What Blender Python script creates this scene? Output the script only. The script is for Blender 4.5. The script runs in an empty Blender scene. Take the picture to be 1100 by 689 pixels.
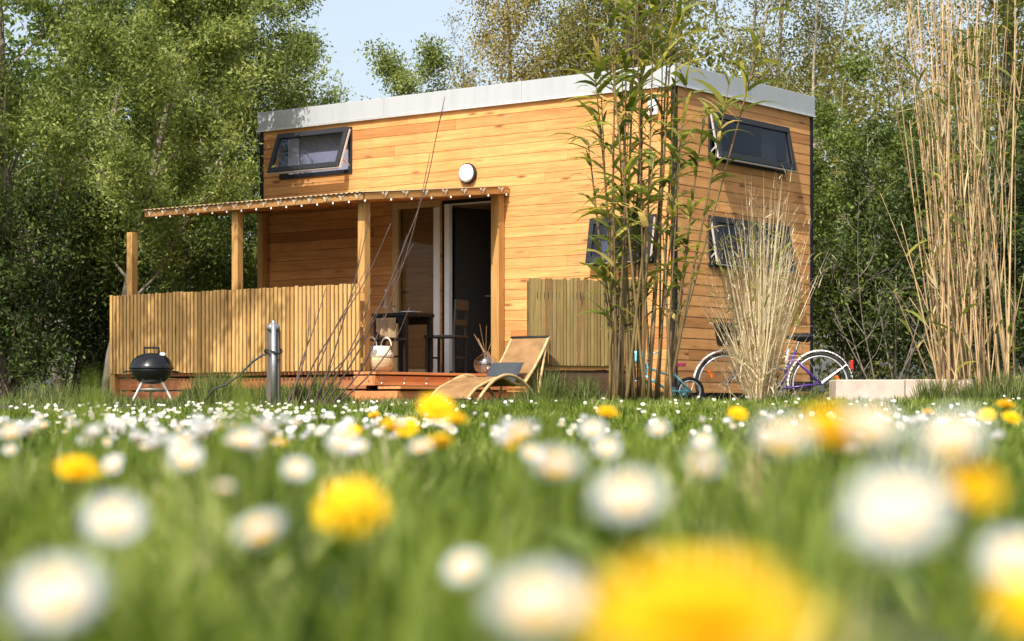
import bpy, math, random
import numpy as np
from mathutils import Vector, Matrix
R = math.radians
rng = np.random.default_rng(7)
random.seed(11)
SC = bpy.context.scene
COL = SC.collection
EYE, F, HX, HY = 0.14, 2190.0, 550.0, 436.0      # eye height, focal length in photo pixels, horizon

# ------------------------------------------------------------------ ground heights
def sm(a, b, v):
    t = np.clip((v - a) / (b - a), 0, 1)
    return t * t * (3 - 2 * t)
HZ = 0.15
def G(x, y):
    x = np.asarray(x, float); y = np.asarray(y, float)
    pz = 0.055 + 0.075 * sm(-3.5, 1.5, x)
    z = sm(7, 17, y) * pz
    back = HZ - 0.115 * sm(1.7, 2.5, x) * sm(19.2, 20.4, y) * (1 - sm(23.5, 26, y)) * (1 - sm(4.6, 5.6, x))
    k = sm(18.3, 19.6, y)
    z = z * (1 - k) + back * k
    z = z + 0.012 * np.sin(x * 1.7 + y * .6) * np.sin(y * 1.1 - x * .4) * sm(1, 4, y) * (1 - sm(14, 16, y))
    return z
def g(x, y): return float(G(x, y))
def at(px, py, D): return Vector(((px - HX) / F * D, D, EYE + (HY - py) / F * D))
def gx(px, D): return (px - HX) / F * D

# ------------------------------------------------------------------ house frame
CX, CY = 1.831, 22.9
ANG = R(-37.2)
EX = Vector((math.cos(ANG), math.sin(ANG), 0)); EYV = Vector((-math.sin(ANG), math.cos(ANG), 0))
def L2W(x, y, z=0): return Vector((CX, CY, HZ)) + EX * x + EYV * y + Vector((0, 0, z))
def fx(px):
    t = (px - HX) / F
    return -(CX - CY * t) / (EX.x + EYV.x * t)
def fz(px, py):
    D = CY + EX.y * fx(px)
    return EYE + (HY - py) / F * D - HZ
def sy(px):
    t = (px - HX) / F
    return (t * CY - CX) / (EYV.x - EYV.y * t)

# ------------------------------------------------------------------ object helpers
def thing(name, label, cat, loc=(0, 0, 0), rz=0.0, group=None):
    o = bpy.data.objects.new(name, None); COL.objects.link(o)
    o.location = loc; o.rotation_euler = (0, 0, rz); o.empty_display_size = .1
    return tag(o, label, cat, group)
def tag(o, label=None, cat=None, group=None, kind=None):
    if label: o['label'] = label
    if cat: o['category'] = cat
    if group: o['group'] = group
    if kind: o['kind'] = kind
    return o
def copy_tree(o, parent=None):
    c = o.copy(); COL.objects.link(c)
    if parent is not None: c.parent = parent
    for ch in list(o.children): copy_tree(ch, c)
    return c

class MB:
    def __init__(s): s.v = []; s.f = []; s.m = []; s.r = []
    def add(s, vs, fs, r=None, m=0):
        b = len(s.v); s.v += [tuple(p) for p in vs]
        if r is None: r = random.random()
        for q in fs: s.f.append([b + i for i in q]); s.m.append(m); s.r.append(r)
        return s
    def box(s, x0, x1, y0, y1, z0, z1, r=None, m=0, M=None):
        vs = [(x, y, z) for z in (z0, z1) for y in (y0, y1) for x in (x0, x1)]
        if M is not None: vs = [M @ Vector(p) for p in vs]
        return s.add(vs, [(0, 2, 3, 1), (4, 5, 7, 6), (0, 1, 5, 4), (2, 6, 7, 3), (0, 4, 6, 2), (1, 3, 7, 5)], r, m)
    def bar(s, a, b, w, h, up=(0, 0, 1), r=None, m=0):
        a = Vector(a); b = Vector(b); d = (b - a).normalized()
        sd = d.cross(Vector(up))
        if sd.length < 1e-4: sd = d.cross(Vector((1, 0, 0)))
        sd.normalize(); u = sd.cross(d)
        vs = []
        for p in (a, b):
            for i, j in ((-1, -1), (1, -1), (1, 1), (-1, 1)): vs.append(p + sd * w / 2 * i + u * h / 2 * j)
        return s.add(vs, [(3, 2, 1, 0), (4, 5, 6, 7), (0, 1, 5, 4), (1, 2, 6, 5), (2, 3, 7, 6), (3, 0, 4, 7)], r, m)
    def tube(s, pts, rad, n=6, r=None, m=0, cap=True):
        pts = [Vector(p) for p in pts]; k = len(pts)
        if not hasattr(rad, '__len__'): rad = [rad] * k
        vs = []; pu = None
        for i, p in enumerate(pts):
            d = pts[min(i + 1, k - 1)] - pts[max(i - 1, 0)]
            if d.length < 1e-9: d = Vector((0, 0, 1))
            d.normalize()
            if pu is None:
                u = d.cross(Vector((0, 0, 1)))
                if u.length < .05: u = d.cross(Vector((1, 0, 0)))
            else: u = pu - d * pu.dot(d)
            u.normalize(); pu = u; w = d.cross(u)
            for j in range(n):
                a = 2 * math.pi * j / n
                vs.append(p + (u * math.cos(a) + w * math.sin(a)) * rad[i])
        fs = [(i * n + j, i * n + (j + 1) % n, (i + 1) * n + (j + 1) % n, (i + 1) * n + j) for i in range(k - 1) for j in range(n)]
        if cap: fs += [tuple(range(n - 1, -1, -1)), tuple((k - 1) * n + j for j in range(n))]
        return s.add(vs, fs, r, m)
    def lathe(s, prof, n=24, c=(0, 0, 0), r=None, m=0, M=None):
        vs = []
        for rr, z in prof:
            for j in range(n):
                a = 2 * math.pi * j / n
                p = Vector((rr * math.cos(a), rr * math.sin(a), z))
                if M is not None: p = M @ p
                vs.append(p + Vector(c))
        k = len(prof)
        fs = [(i * n + j, i * n + (j + 1) % n, (i + 1) * n + (j + 1) % n, (i + 1) * n + j) for i in range(k - 1) for j in range(n)]
        if prof[0][0] > 1e-4: fs.append(tuple(range(n - 1, -1, -1)))
        if prof[-1][0] > 1e-4: fs.append(tuple((k - 1) * n + j for j in range(n)))
        return s.add(vs, fs, r, m)
    def torus(s, c, R_, r_, ax='y', n=36, k=8, r=None, m=0, a0=0, a1=2 * math.pi):
        full = abs(a1 - a0 - 2 * math.pi) < 1e-6
        pts = []
        for i in range(n + (0 if full else 1)):
            a = a0 + (a1 - a0) * i / n
            pts.append(a)
        vs = []
        for a in pts:
            for j in range(k):
                b = 2 * math.pi * j / k
                rr = R_ + r_ * math.cos(b); h = r_ * math.sin(b)
                if ax == 'y': p = (c[0] + rr * math.cos(a), c[1] + h, c[2] + rr * math.sin(a))
                else: p = (c[0] + rr * math.cos(a), c[1] + rr * math.sin(a), c[2] + h)
                vs.append(p)
        q = len(pts); fs = []
        for i in range(q if full else q - 1):
            for j in range(k):
                fs.append((i * k + j, ((i + 1) % q) * k + j, ((i + 1) % q) * k + (j + 1) % k, i * k + (j + 1) % k))
        return s.add(vs, fs, r, m)
    def grid(s, fn, nu, nv, th=0.0, r=None, m=0):
        vs = [Vector(fn(i / nu, j / nv)) for j in range(nv + 1) for i in range(nu + 1)]
        fs = [(j * (nu + 1) + i, j * (nu + 1) + i + 1, (j + 1) * (nu + 1) + i + 1, (j + 1) * (nu + 1) + i) for j in range(nv) for i in range(nu)]
        return s.add(vs, fs, r, m)
    def build(s, name, mats, parent=None, smooth=False, bevel=0.0, loc=None, solid=0.0, subsurf=0):
        me = bpy.data.meshes.new(name)
        me.from_pydata(s.v, [], s.f)
        if not isinstance(mats, (list, tuple)): mats = [mats]
        for mt in mats: me.materials.append(mt)
        me.polygons.foreach_set('material_index', s.m)
        at_ = me.attributes.new('rnd', 'FLOAT', 'FACE'); at_.data.foreach_set('value', s.r)
        if smooth: me.polygons.foreach_set('use_smooth', [True] * len(s.f))
        me.update()
        o = bpy.data.objects.new(name, me); COL.objects.link(o)
        if parent is not None: o.parent = parent
        if loc is not None: o.location = loc
        if solid:
            md = o.modifiers.new('solid', 'SOLIDIFY'); md.thickness = solid; md.offset = 0
        if subsurf:
            md = o.modifiers.new('sub', 'SUBSURF'); md.levels = subsurf; md.render_levels = subsurf
        if bevel:
            md = o.modifiers.new('bevel', 'BEVEL'); md.width = bevel; md.segments = 2; md.limit_method = 'ANGLE'; md.angle_limit = R(40)
        return o

def quads_obj(name, V, rnd, mat, parent=None, nper=4):
    """V (N,4,3) quads."""
    N = V.shape[0]
    me = bpy.data.meshes.new(name)
    me.vertices.add(N * 4); me.vertices.foreach_set('co', V.reshape(-1).astype(np.float32))
    me.loops.add(N * 4); me.loops.foreach_set('vertex_index', np.arange(N * 4, dtype=np.int32))
    me.polygons.add(N); me.polygons.foreach_set('loop_start', np.arange(0, N * 4, 4, dtype=np.int32))
    me.polygons.foreach_set('loop_total', np.full(N, 4, dtype=np.int32))
    me.materials.append(mat)
    a = me.attributes.new('rnd', 'FLOAT', 'FACE'); a.data.foreach_set('value', rnd.astype(np.float32))
    me.update(); me.validate()
    o = bpy.data.objects.new(name, me); COL.objects.link(o)
    if parent is not None: o.parent = parent
    return o
def unit(v): return v / np.maximum(np.linalg.norm(v, axis=-1, keepdims=True), 1e-9)
def leaf_quads(P, Dr, L, W, up_bias=.35):
    N = len(P); Dr = unit(Dr)
    rv = rng.normal(size=(N, 3)); S = unit(np.cross(Dr, rv)); Nn = np.cross(S, Dr)
    L = L[:, None]; W = W[:, None]
    b = P; mid = P + Dr * L * .45 + Nn * L * .06; tip = P + Dr * L
    return np.stack([b, mid + S * W * .5, tip, mid - S * W * .5], 1)
def strap_quads(P0, dirs, L, W, droop, seg=4, side=None):
    """curved strap leaves/blades. dirs: initial directions; droop pulls them down along the length."""
    N = len(P0); d = unit(dirs)
    if side is None: side = unit(np.cross(d, np.array([0, 0, 1.0]) + rng.normal(size=(N, 3)) * .35))
    prof = np.array([0.75, 1.0, .85, .55, .06]) if seg == 4 else np.array([1.0, .8, .5, .05])
    pts = [P0]; p = P0.copy(); dd = d.copy()
    for k in range(seg):
        p = p + dd * (L / seg)[:, None]
        pts.append(p)
        dd = unit(dd + np.array([0, 0, -1.0]) * droop[:, None])
    out = []
    for k in range(seg):
        a, b = pts[k], pts[k + 1]
        wa = (W * prof[k] * .5)[:, None]; wb = (W * prof[k + 1] * .5)[:, None]
        out.append(np.stack([a - side * wa, a + side * wa, b + side * wb, b - side * wb], 1))
    return np.concatenate(out, 0)

# ------------------------------------------------------------------ materials
def new_mat(name):
    m = bpy.data.materials.new(name); m.use_nodes = True
    nt = m.node_tree; nt.nodes.clear()
    out = nt.nodes.new('ShaderNodeOutputMaterial')
    return m, nt, out
def nd(nt, t, **kw):
    n = nt.nodes.new(t)
    for k, v in kw.items():
        if k.startswith('i_'):
            n.inputs[int(k[2:]) if k[2:].isdigit() else k[2:]].default_value = v
        else: setattr(n, k, v)
    return n
def ramp(nt, fac, stops):
    n = nt.nodes.new('ShaderNodeValToRGB'); cr = n.color_ramp
    cr.elements[0].position = stops[0][0]; cr.elements[0].color = (*stops[0][1], 1)
    cr.elements[1].position = stops[-1][0]; cr.elements[1].color = (*stops[-1][1], 1)
    for p, c in stops[1:-1]:
        e = cr.elements.new(p); e.color = (*c, 1)
    nt.links.new(fac, n.inputs[0]); return n.outputs[0]
def mixc(nt, fac, a, b, mode='MIX'):
    n = nt.nodes.new('ShaderNodeMix'); n.data_type = 'RGBA'; n.blend_type = mode
    for sock, v in ((n.inputs[0], fac), (n.inputs[6], a), (n.inputs[7], b)):
        if hasattr(v, 'is_linked'): nt.links.new(v, sock)
        elif isinstance(v, tuple): sock.default_value = (*v, 1)
        else: sock.default_value = v
    return n.outputs[2]
def principled(nt, out, col, rough=.6, metal=0.0, bump=None, bstr=.3, spec=.5, bdist=.01):
    p = nt.nodes.new('ShaderNodeBsdfPrincipled')
    if hasattr(col, 'is_linked'): nt.links.new(col, p.inputs['Base Color'])
    else: p.inputs['Base Color'].default_value = (*col, 1)
    if hasattr(rough, 'is_linked'): nt.links.new(rough, p.inputs['Roughness'])
    else: p.inputs['Roughness'].default_value = rough
    p.inputs['Metallic'].default_value = metal
    p.inputs['Specular IOR Level'].default_value = spec
    if bump is not None:
        b = nd(nt, 'ShaderNodeBump'); b.inputs['Strength'].default_value = bstr; b.inputs['Distance'].default_value = bdist
        nt.links.new(bump, b.inputs['Height']); nt.links.new(b.outputs[0], p.inputs['Normal'])
    nt.links.new(p.outputs[0], out.inputs[0])
    return p
def rnd_out(nt):
    a = nd(nt, 'ShaderNodeAttribute'); a.attribute_name = 'rnd'; return a.outputs['Fac']
def mat_wood(name, dark, mid, light, axis='X', rough=.62, knots=True, grain=1.0):
    m, nt, out = new_mat(name)
    tc = nd(nt, 'ShaderNodeTexCoord'); rn = rnd_out(nt)
    off = nd(nt, 'ShaderNodeVectorMath', operation='SCALE'); off.inputs[0].default_value = (37, 53, 71); nt.links.new(rn, off.inputs['Scale'])
    add = nd(nt, 'ShaderNodeVectorMath', operation='ADD'); nt.links.new(tc.outputs['Object'], add.inputs[0]); nt.links.new(off.outputs[0], add.inputs[1])
    sc = {'X': (1.2, 22, 22), 'Y': (22, 1.2, 22), 'Z': (22, 22, 1.2)}[axis]
    mp = nd(nt, 'ShaderNodeMapping'); mp.inputs['Scale'].default_value = tuple(s * grain for s in sc)
    nt.links.new(add.outputs[0], mp.inputs[0])
    n1 = nd(nt, 'ShaderNodeTexNoise'); n1.inputs['Scale'].default_value = 1.0; n1.inputs['Detail'].default_value = 5; n1.inputs['Distortion'].default_value = .6
    nt.links.new(mp.outputs[0], n1.inputs['Vector'])
    n2 = nd(nt, 'ShaderNodeTexNoise'); n2.inputs['Scale'].default_value = 4.5; n2.inputs['Detail'].default_value = 3
    nt.links.new(mp.outputs[0], n2.inputs['Vector'])
    c = ramp(nt, n1.outputs[0], [(.25, dark), (.5, mid), (.75, light)])
    c = mixc(nt, .35, c, ramp(nt, n2.outputs[0], [(.3, dark), (.7, light)]))
    # board to board tone
    tone = ramp(nt, rn, [(0, (.70, .62, .55)), (.3, (.98, .96, .93)), (.7, (1.03, 1.0, .97)), (1, (1.18, 1.16, 1.12))])
    c = mixc(nt, 1.0, c, tone, 'MULTIPLY')
    if knots:
        s2 = {'X': (1.5, 6, 6), 'Y': (6, 1.5, 6), 'Z': (6, 6, 1.5)}[axis]
        mp2 = nd(nt, 'ShaderNodeMapping'); mp2.inputs['Scale'].default_value = s2; nt.links.new(add.outputs[0], mp2.inputs[0])
        vo = nd(nt, 'ShaderNodeTexVoronoi'); vo.inputs['Scale'].default_value = 1.0; nt.links.new(mp2.outputs[0], vo.inputs['Vector'])
        k = ramp(nt, vo.outputs['Distance'], [(.05, (1, 1, 1)), (.16, (0, 0, 0))])
        c = mixc(nt, k, c, tuple(x * .45 for x in dark))
        # weathering and mill stains
        n3 = nd(nt, 'ShaderNodeTexNoise'); n3.inputs['Scale'].default_value = 1.1; n3.inputs['Detail'].default_value = 6; nt.links.new(tc.outputs['Object'], n3.inputs['Vector'])
        st = ramp(nt, n3.outputs[0], [(.45, (0, 0, 0)), (.75, (.35, .35, .35))])
        c = mixc(nt, st, c, tuple(x * .8 for x in dark))
        mp4 = nd(nt, 'ShaderNodeMapping'); mp4.inputs['Scale'].default_value = (7, 7, .35); nt.links.new(tc.outputs['Object'], mp4.inputs[0])
        n5 = nd(nt, 'ShaderNodeTexNoise'); n5.inputs['Scale'].default_value = 1.0; n5.inputs['Detail'].default_value = 5; nt.links.new(mp4.outputs[0], n5.inputs['Vector'])
        c = mixc(nt, ramp(nt, n5.outputs[0], [(.52, (0, 0, 0)), (.78, (.34, .34, .34))]), c, tuple(.35 * x + .65 * y for x, y in zip(dark, (.20, .165, .13))))
    principled(nt, out, c, rough, bump=n2.outputs[0], bstr=.25, bdist=.004, spec=.35)
    return m
def mat_plain(name, col, rough=.5, metal=0.0, var=.12, nscale=18, bstr=.12, spec=.5, rvar=0.0):
    m, nt, out = new_mat(name)
    tc = nd(nt, 'ShaderNodeTexCoord')
    n = nd(nt, 'ShaderNodeTexNoise'); n.inputs['Scale'].default_value = nscale; n.inputs['Detail'].default_value = 5
    nt.links.new(tc.outputs['Object'], n.inputs['Vector'])
    c = ramp(nt, n.outputs[0], [(.3, tuple(x * (1 - var) for x in col)), (.7, tuple(min(1, x * (1 + var)) for x in col))])
    if rvar:
        t = ramp(nt, rnd_out(nt), [(0, (1 - rvar,) * 3), (1, (1 + rvar,) * 3)])
        c = mixc(nt, 1.0, c, t, 'MULTIPLY')
    principled(nt, out, c, rough, metal, bump=n.outputs[0], bstr=bstr, spec=spec, bdist=.005)
    return m
def mat_leaf(name, stops, trans=.4, rough=.55, spec=.22, zvar=None):
    m, nt, out = new_mat(name)
    c = ramp(nt, rnd_out(nt), stops)
    p = nd(nt, 'ShaderNodeBsdfPrincipled'); p.inputs['Roughness'].default_value = rough; p.inputs['Specular IOR Level'].default_value = spec
    nt.links.new(c, p.inputs['Base Color'])
    t = nd(nt, 'ShaderNodeBsdfTranslucent')
    hs = nd(nt, 'ShaderNodeHueSaturation'); hs.inputs['Value'].default_value = 1.5; hs.inputs['Saturation'].default_value = 1.1; hs.inputs['Hue'].default_value = .49
    nt.links.new(c, hs.inputs['Color']); nt.links.new(hs.outputs[0], t.inputs[0])
    mx = nd(nt, 'ShaderNodeMixShader'); mx.inputs[0].default_value = trans
    nt.links.new(p.outputs[0], mx.inputs[1]); nt.links.new(t.outputs[0], mx.inputs[2]); nt.links.new(mx.outputs[0], out.inputs[0])
    return m
def mat_glass(name, tint=(.62, .66, .7), refl=1.0, ior=1.5, rough=.02):
    m, nt, out = new_mat(name)
    tr = nd(nt, 'ShaderNodeBsdfTransparent'); tr.inputs[0].default_value = (*tint, 1)
    gl = nd(nt, 'ShaderNodeBsdfGlossy'); gl.inputs['Roughness'].default_value = rough; gl.inputs[0].default_value = (refl, refl, refl, 1)
    f0 = ((ior - 1) / (ior + 1)) ** 2
    lw = nd(nt, 'ShaderNodeLayerWeight'); lw.inputs[0].default_value = .5        # Facing is the same from both sides of the pane
    pw = nd(nt, 'ShaderNodeMath', operation='POWER'); pw.inputs[1].default_value = 5.0; nt.links.new(lw.outputs['Facing'], pw.inputs[0])
    fr = nd(nt, 'ShaderNodeMath', operation='MULTIPLY_ADD'); fr.inputs[1].default_value = 1 - f0; fr.inputs[2].default_value = f0; nt.links.new(pw.outputs[0], fr.inputs[0])
    mx = nd(nt, 'ShaderNodeMixShader')
    nt.links.new(fr.outputs[0], mx.inputs[0]); nt.links.new(tr.outputs[0], mx.inputs[1]); nt.links.new(gl.outputs[0], mx.inputs[2])
    nt.links.new(mx.outputs[0], out.inputs[0])
    return m
def mat_weave(name, a, b, scale=55, rough=.7):
    m, nt, out = new_mat(name)
    tc = nd(nt, 'ShaderNodeTexCoord')
    w1 = nd(nt, 'ShaderNodeTexWave', wave_type='BANDS', bands_direction='X'); w1.inputs['Scale'].default_value = scale; w1.inputs['Distortion'].default_value = 1.5
    w2 = nd(nt, 'ShaderNodeTexWave', wave_type='BANDS', bands_direction='Z'); w2.inputs['Scale'].default_value = scale * .8; w2.inputs['Distortion'].default_value = 1.5
    for w in (w1, w2): nt.links.new(tc.outputs['Object'], w.inputs['Vector'])
    mul = nd(nt, 'ShaderNodeMath', operation='MULTIPLY'); nt.links.new(w1.outputs['Fac'], mul.inputs[0]); nt.links.new(w2.outputs['Fac'], mul.inputs[1])
    n = nd(nt, 'ShaderNodeTexNoise'); n.inputs['Scale'].default_value = 9; n.inputs['Detail'].default_value = 4; nt.links.new(tc.outputs['Object'], n.inputs['Vector'])
    c = ramp(nt, mul.outputs[0], [(.02, a), (.45, b)])
    c = mixc(nt, 1.0, c, ramp(nt, n.outputs[0], [(.3, (.72, .7, .66)), (.7, (1.1, 1.1, 1.1))]), 'MULTIPLY')
    principled(nt, out, c, rough, bump=mul.outputs[0], bstr=.6, bdist=.006)
    return m

def mat_streak(name, col, rough, metal):
    m, nt, out = new_mat(name); tc = nd(nt, 'ShaderNodeTexCoord')
    mp = nd(nt, 'ShaderNodeMapping'); mp.inputs['Scale'].default_value = (9, 9, .8); nt.links.new(tc.outputs['Object'], mp.inputs[0])
    n = nd(nt, 'ShaderNodeTexNoise'); n.inputs['Scale'].default_value = 1; n.inputs['Detail'].default_value = 6; nt.links.new(mp.outputs[0], n.inputs['Vector'])
    n2 = nd(nt, 'ShaderNodeTexNoise'); n2.inputs['Scale'].default_value = 1.3; n2.inputs['Detail'].default_value = 3; nt.links.new(tc.outputs['Object'], n2.inputs['Vector'])
    c = ramp(nt, n.outputs[0], [(.28, tuple(x * .94 for x in col)), (.5, col), (.8, tuple(x * 1.06 for x in col))])
    principled(nt, out, c, rough, metal, bump=n2.outputs[0], bstr=.25, bdist=.03); return m
M = {}
M['clad_x'] = mat_wood('larch_cladding', (.385, .152, .044), (.59, .277, .086), (.705, .38, .147), 'X')
M['clad_y'] = mat_wood('larch_cladding_end', (.385, .152, .044), (.59, .277, .086), (.705, .38, .147), 'Y')
M['slat'] = mat_wood('pine_slats', (.31, .165, .05), (.49, .29, .10), (.60, .39, .15), 'Z')
M['slat_green'] = mat_wood('treated_slats', (.11, .075, .024), (.21, .15, .05), (.31, .235, .085), 'Z')
M['post'] = mat_wood('pine_posts', (.28, .145, .042), (.44, .245, .078), (.54, .325, .115), 'Z')
M['beam'] = mat_wood('pine_beam', (.26, .125, .036), (.42, .22, .068), (.52, .30, .105), 'X')
M['deck'] = mat_wood('red_deck_boards', (.21, .07, .027), (.36, .13, .05), (.46, .19, .075), 'X')
M['step_wood_lit'] = mat_wood('sunlit_step_boards', (.34, .12, .042), (.56, .215, .075), (.66, .30, .115), 'Y')  # deck wood lightened so the steps look sunlit
M['deck_y'] = mat_wood('red_deck_boards_across', (.19, .055, .022), (.33, .105, .042), (.42, .155, .065), 'Y')
M['doorwood'] = mat_wood('pale_door_frame', (.40, .27, .12), (.56, .41, .21), (.66, .5, .28), 'Z', knots=False)
M['flash'] = mat_streak('pale_grey_metal', (.355, .37, .385), .55, .0)
M['anthra'] = mat_plain('anthracite_metal', (.022, .023, .027), .5, .0, var=.1, bstr=.03, spec=.25)
M['black'] = mat_plain('black_trim', (.012, .012, .013), .6, .0, var=.2, spec=.2)
M['enamel'] = mat_plain('black_enamel', (.008, .008, .009), .16, .0, var=.2, nscale=60, bstr=.02)
M['steel'] = mat_plain('galvanised_steel', (.42, .43, .44), .38, .8, var=.2, nscale=30)
M['alu'] = mat_plain('bright_aluminium', (.72, .72, .72), .35, .6, var=.08)
M['white'] = mat_plain('white_paint', (.78, .78, .77), .4, var=.04)
M['whiteglow'] = mat_plain('opal_diffuser', (.86, .86, .86), .25, var=.02)
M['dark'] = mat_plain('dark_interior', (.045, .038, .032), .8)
M['lining'] = mat_plain('interior_lining', (.20, .15, .10), .8)
M['membrane'] = mat_plain('dark_membrane', (.02, .018, .016), .9)
M['glass'] = mat_glass('window_glass', (.55, .58, .64))
M['glass_low'] = mat_glass('low_reflection_glass', (.5, .5, .52), ior=1.22)  # reflectivity cut so panes look dark, in place of mirrored trees
M['glass_door'] = mat_glass('clear_door_glass', (.88, .88, .86), ior=1.25)
M['globe'] = mat_glass('pale_globe_glass', (.8, .84, .86), ior=2.6)
M['tglass'] = mat_glass('clear_glass', (.9, .92, .92))
M['blind'] = mat_plain('pale_blind', (.55, .55, .60), .8, var=.06)
M['sheet'] = mat_plain('roof_sheet', (.36, .24, .13), .6)
M['rattan'] = mat_weave('rattan_cane', (.18, .09, .03), (.46, .26, .10), 38)
M['basket'] = mat_weave('palm_basket', (.40, .27, .13), (.64, .50, .32), 26)
M['basket_white'] = mat_weave('white_basket_band', (.6, .52, .40), (.8, .76, .68), 26)
M['cane_pole'] = mat_plain('cane_pole', (.46, .31, .14), .5, var=.25)
M['cushion'] = mat_plain('grey_cushion', (.035, .042, .05), .9, var=.15, nscale=80)
M['tan_cloth'] = mat_plain('tan_cloth', (.30, .20, .11), .9, var=.1)
M['purple'] = mat_plain('purple_paint', (.075, .03, .19), .28, var=.1)
M['cyan'] = mat_plain('turquoise_paint', (.18, .50, .56), .3, var=.1)
M['pink'] = mat_plain('pink_paint', (.55, .06, .16), .35, var=.1)
M['rubber'] = mat_plain('tyre_rubber', (.02, .02, .02), .8)
M['chrome'] = mat_plain('chrome', (.75, .75, .75), .18, 1.0, var=.04, bstr=0)
M['orange'] = mat_plain('orange_reflector', (.85, .17, .01), .3)
M['red'] = mat_plain('red_reflector', (.5, .02, .02), .3)
M['stone'] = mat_plain('pale_stone', (.46, .36, .29), .85, var=.16, nscale=9, bstr=.4)
M['cable'] = mat_plain('dark_cable', (.02, .025, .025), .6)
M['oldwood'] = mat_wood('old_grey_post', (.03, .026, .024), (.07, .06, .055), (.12, .105, .095), 'Z')
M['pebble'] = mat_plain('path_pebbles', (.52, .51, .48), .85, var=.1, rvar=.35)
M['bark'] = mat_plain('grey_bark', (.17, .14, .105), .9, var=.35, nscale=14, bstr=.8)
M['bark_pale'] = mat_plain('pale_twig_bark', (.27, .24, .18), .9, var=.3, nscale=14, bstr=.6)
M['bark_mossy'] = mat_plain('ivy_bark', (.075, .07, .035), .95, var=.4, nscale=8, bstr=.9)
M['twig'] = mat_plain('red_brown_twig', (.075, .045, .035), .7, var=.3)
M['leaf_bright'] = mat_leaf('fresh_green_leaf', [(0, (.055, .082, .018)), (.5, (.19, .235, .055)), (1, (.38, .42, .14))], trans=.48)
M['leaf_mid'] = mat_leaf('mid_green_leaf', [(0, (.04, .066, .013)), (.5, (.115, .16, .03)), (1, (.24, .29, .07))])
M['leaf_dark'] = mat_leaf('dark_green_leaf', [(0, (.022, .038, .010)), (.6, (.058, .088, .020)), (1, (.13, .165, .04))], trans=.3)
M['leaf_olive'] = mat_leaf('olive_young_leaf', [(0, (.085, .09, .02)), (.5, (.18, .175, .04)), (1, (.30, .28, .08))])
M['leaf_yellow'] = mat_leaf('bronze_young_leaf', [(0, (.15, .115, .025)), (.5, (.28, .225, .055)), (1, (.40, .34, .11))])
M['reed_leaf'] = mat_leaf('reed_leaf', [(0, (.035, .06, .012)), (.4, (.10, .135, .025)), (.75, (.22, .24, .05)), (.9, (.36, .33, .06)), (1, (.55, .42, .16))], trans=.45)
M['cane_green'] = mat_plain('green_brown_cane', (.14, .092, .032), .5, var=.3, nscale=10, rvar=.4)
M['straw'] = mat_plain('straw_cane', (.34, .225, .11), .6, var=.25, nscale=10, rvar=.55)
M['dry'] = mat_leaf('dry_grass', [(0, (.38, .28, .14)), (.6, (.60, .50, .31)), (1, (.72, .64, .46))], trans=.25, rough=.7)
M['grass'] = mat_leaf('meadow_grass', [(0, (.034, .066, .007)), (.4, (.13, .185, .024)), (.75, (.27, .33, .062)), (.92, (.33, .37, .10)), (1, (.48, .45, .22))], trans=.5, rough=.5)
M['lawn_tall'] = mat_leaf('tall_grass', [(0, (.05, .075, .016)), (.6, (.11, .15, .035)), (1, (.28, .27, .11))], trans=.4)
M['petal'] = mat_leaf('white_petal', [(0, (.50, .515, .53)), (1, (.60, .615, .63))], trans=.25, rough=.6)
M['disc'] = mat_plain('daisy_disc', (.80, .42, .015), .7, nscale=300)
M['dande'] = mat_leaf('dandelion_petal', [(0, (.78, .47, .003)), (1, (.88, .64, .012))], trans=.3, rough=.6)
M['stem'] = mat_leaf('flower_stem', [(0, (.10, .15, .03)), (1, (.17, .22, .06))], trans=.2)
def ground_mat():
    m, nt, out = new_mat('meadow_soil')
    tc = nd(nt, 'ShaderNodeTexCoord')
    n = nd(nt, 'ShaderNodeTexNoise'); n.inputs['Scale'].default_value = 6; n.inputs['Detail'].default_value = 8; nt.links.new(tc.outputs['Object'], n.inputs['Vector'])
    n2 = nd(nt, 'ShaderNodeTexNoise'); n2.inputs['Scale'].default_value = .6; n2.inputs['Detail'].default_value = 3; nt.links.new(tc.outputs['Object'], n2.inputs['Vector'])
    a = ramp(nt, n.outputs[0], [(.3, (.022, .032, .010)), (.7, (.06, .085, .02))])
    b = ramp(nt, n.outputs[0], [(.3, (.045, .036, .02)), (.7, (.10, .08, .045))])
    c = mixc(nt, ramp(nt, n2.outputs[0], [(.5, (0, 0, 0)), (.68, (.7, .7, .7))]), a, b)
    principled(nt, out, c, .95, bump=n.outputs[0], bstr=.8, bdist=.02)
    return m
M['ground'] = ground_mat()
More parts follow.
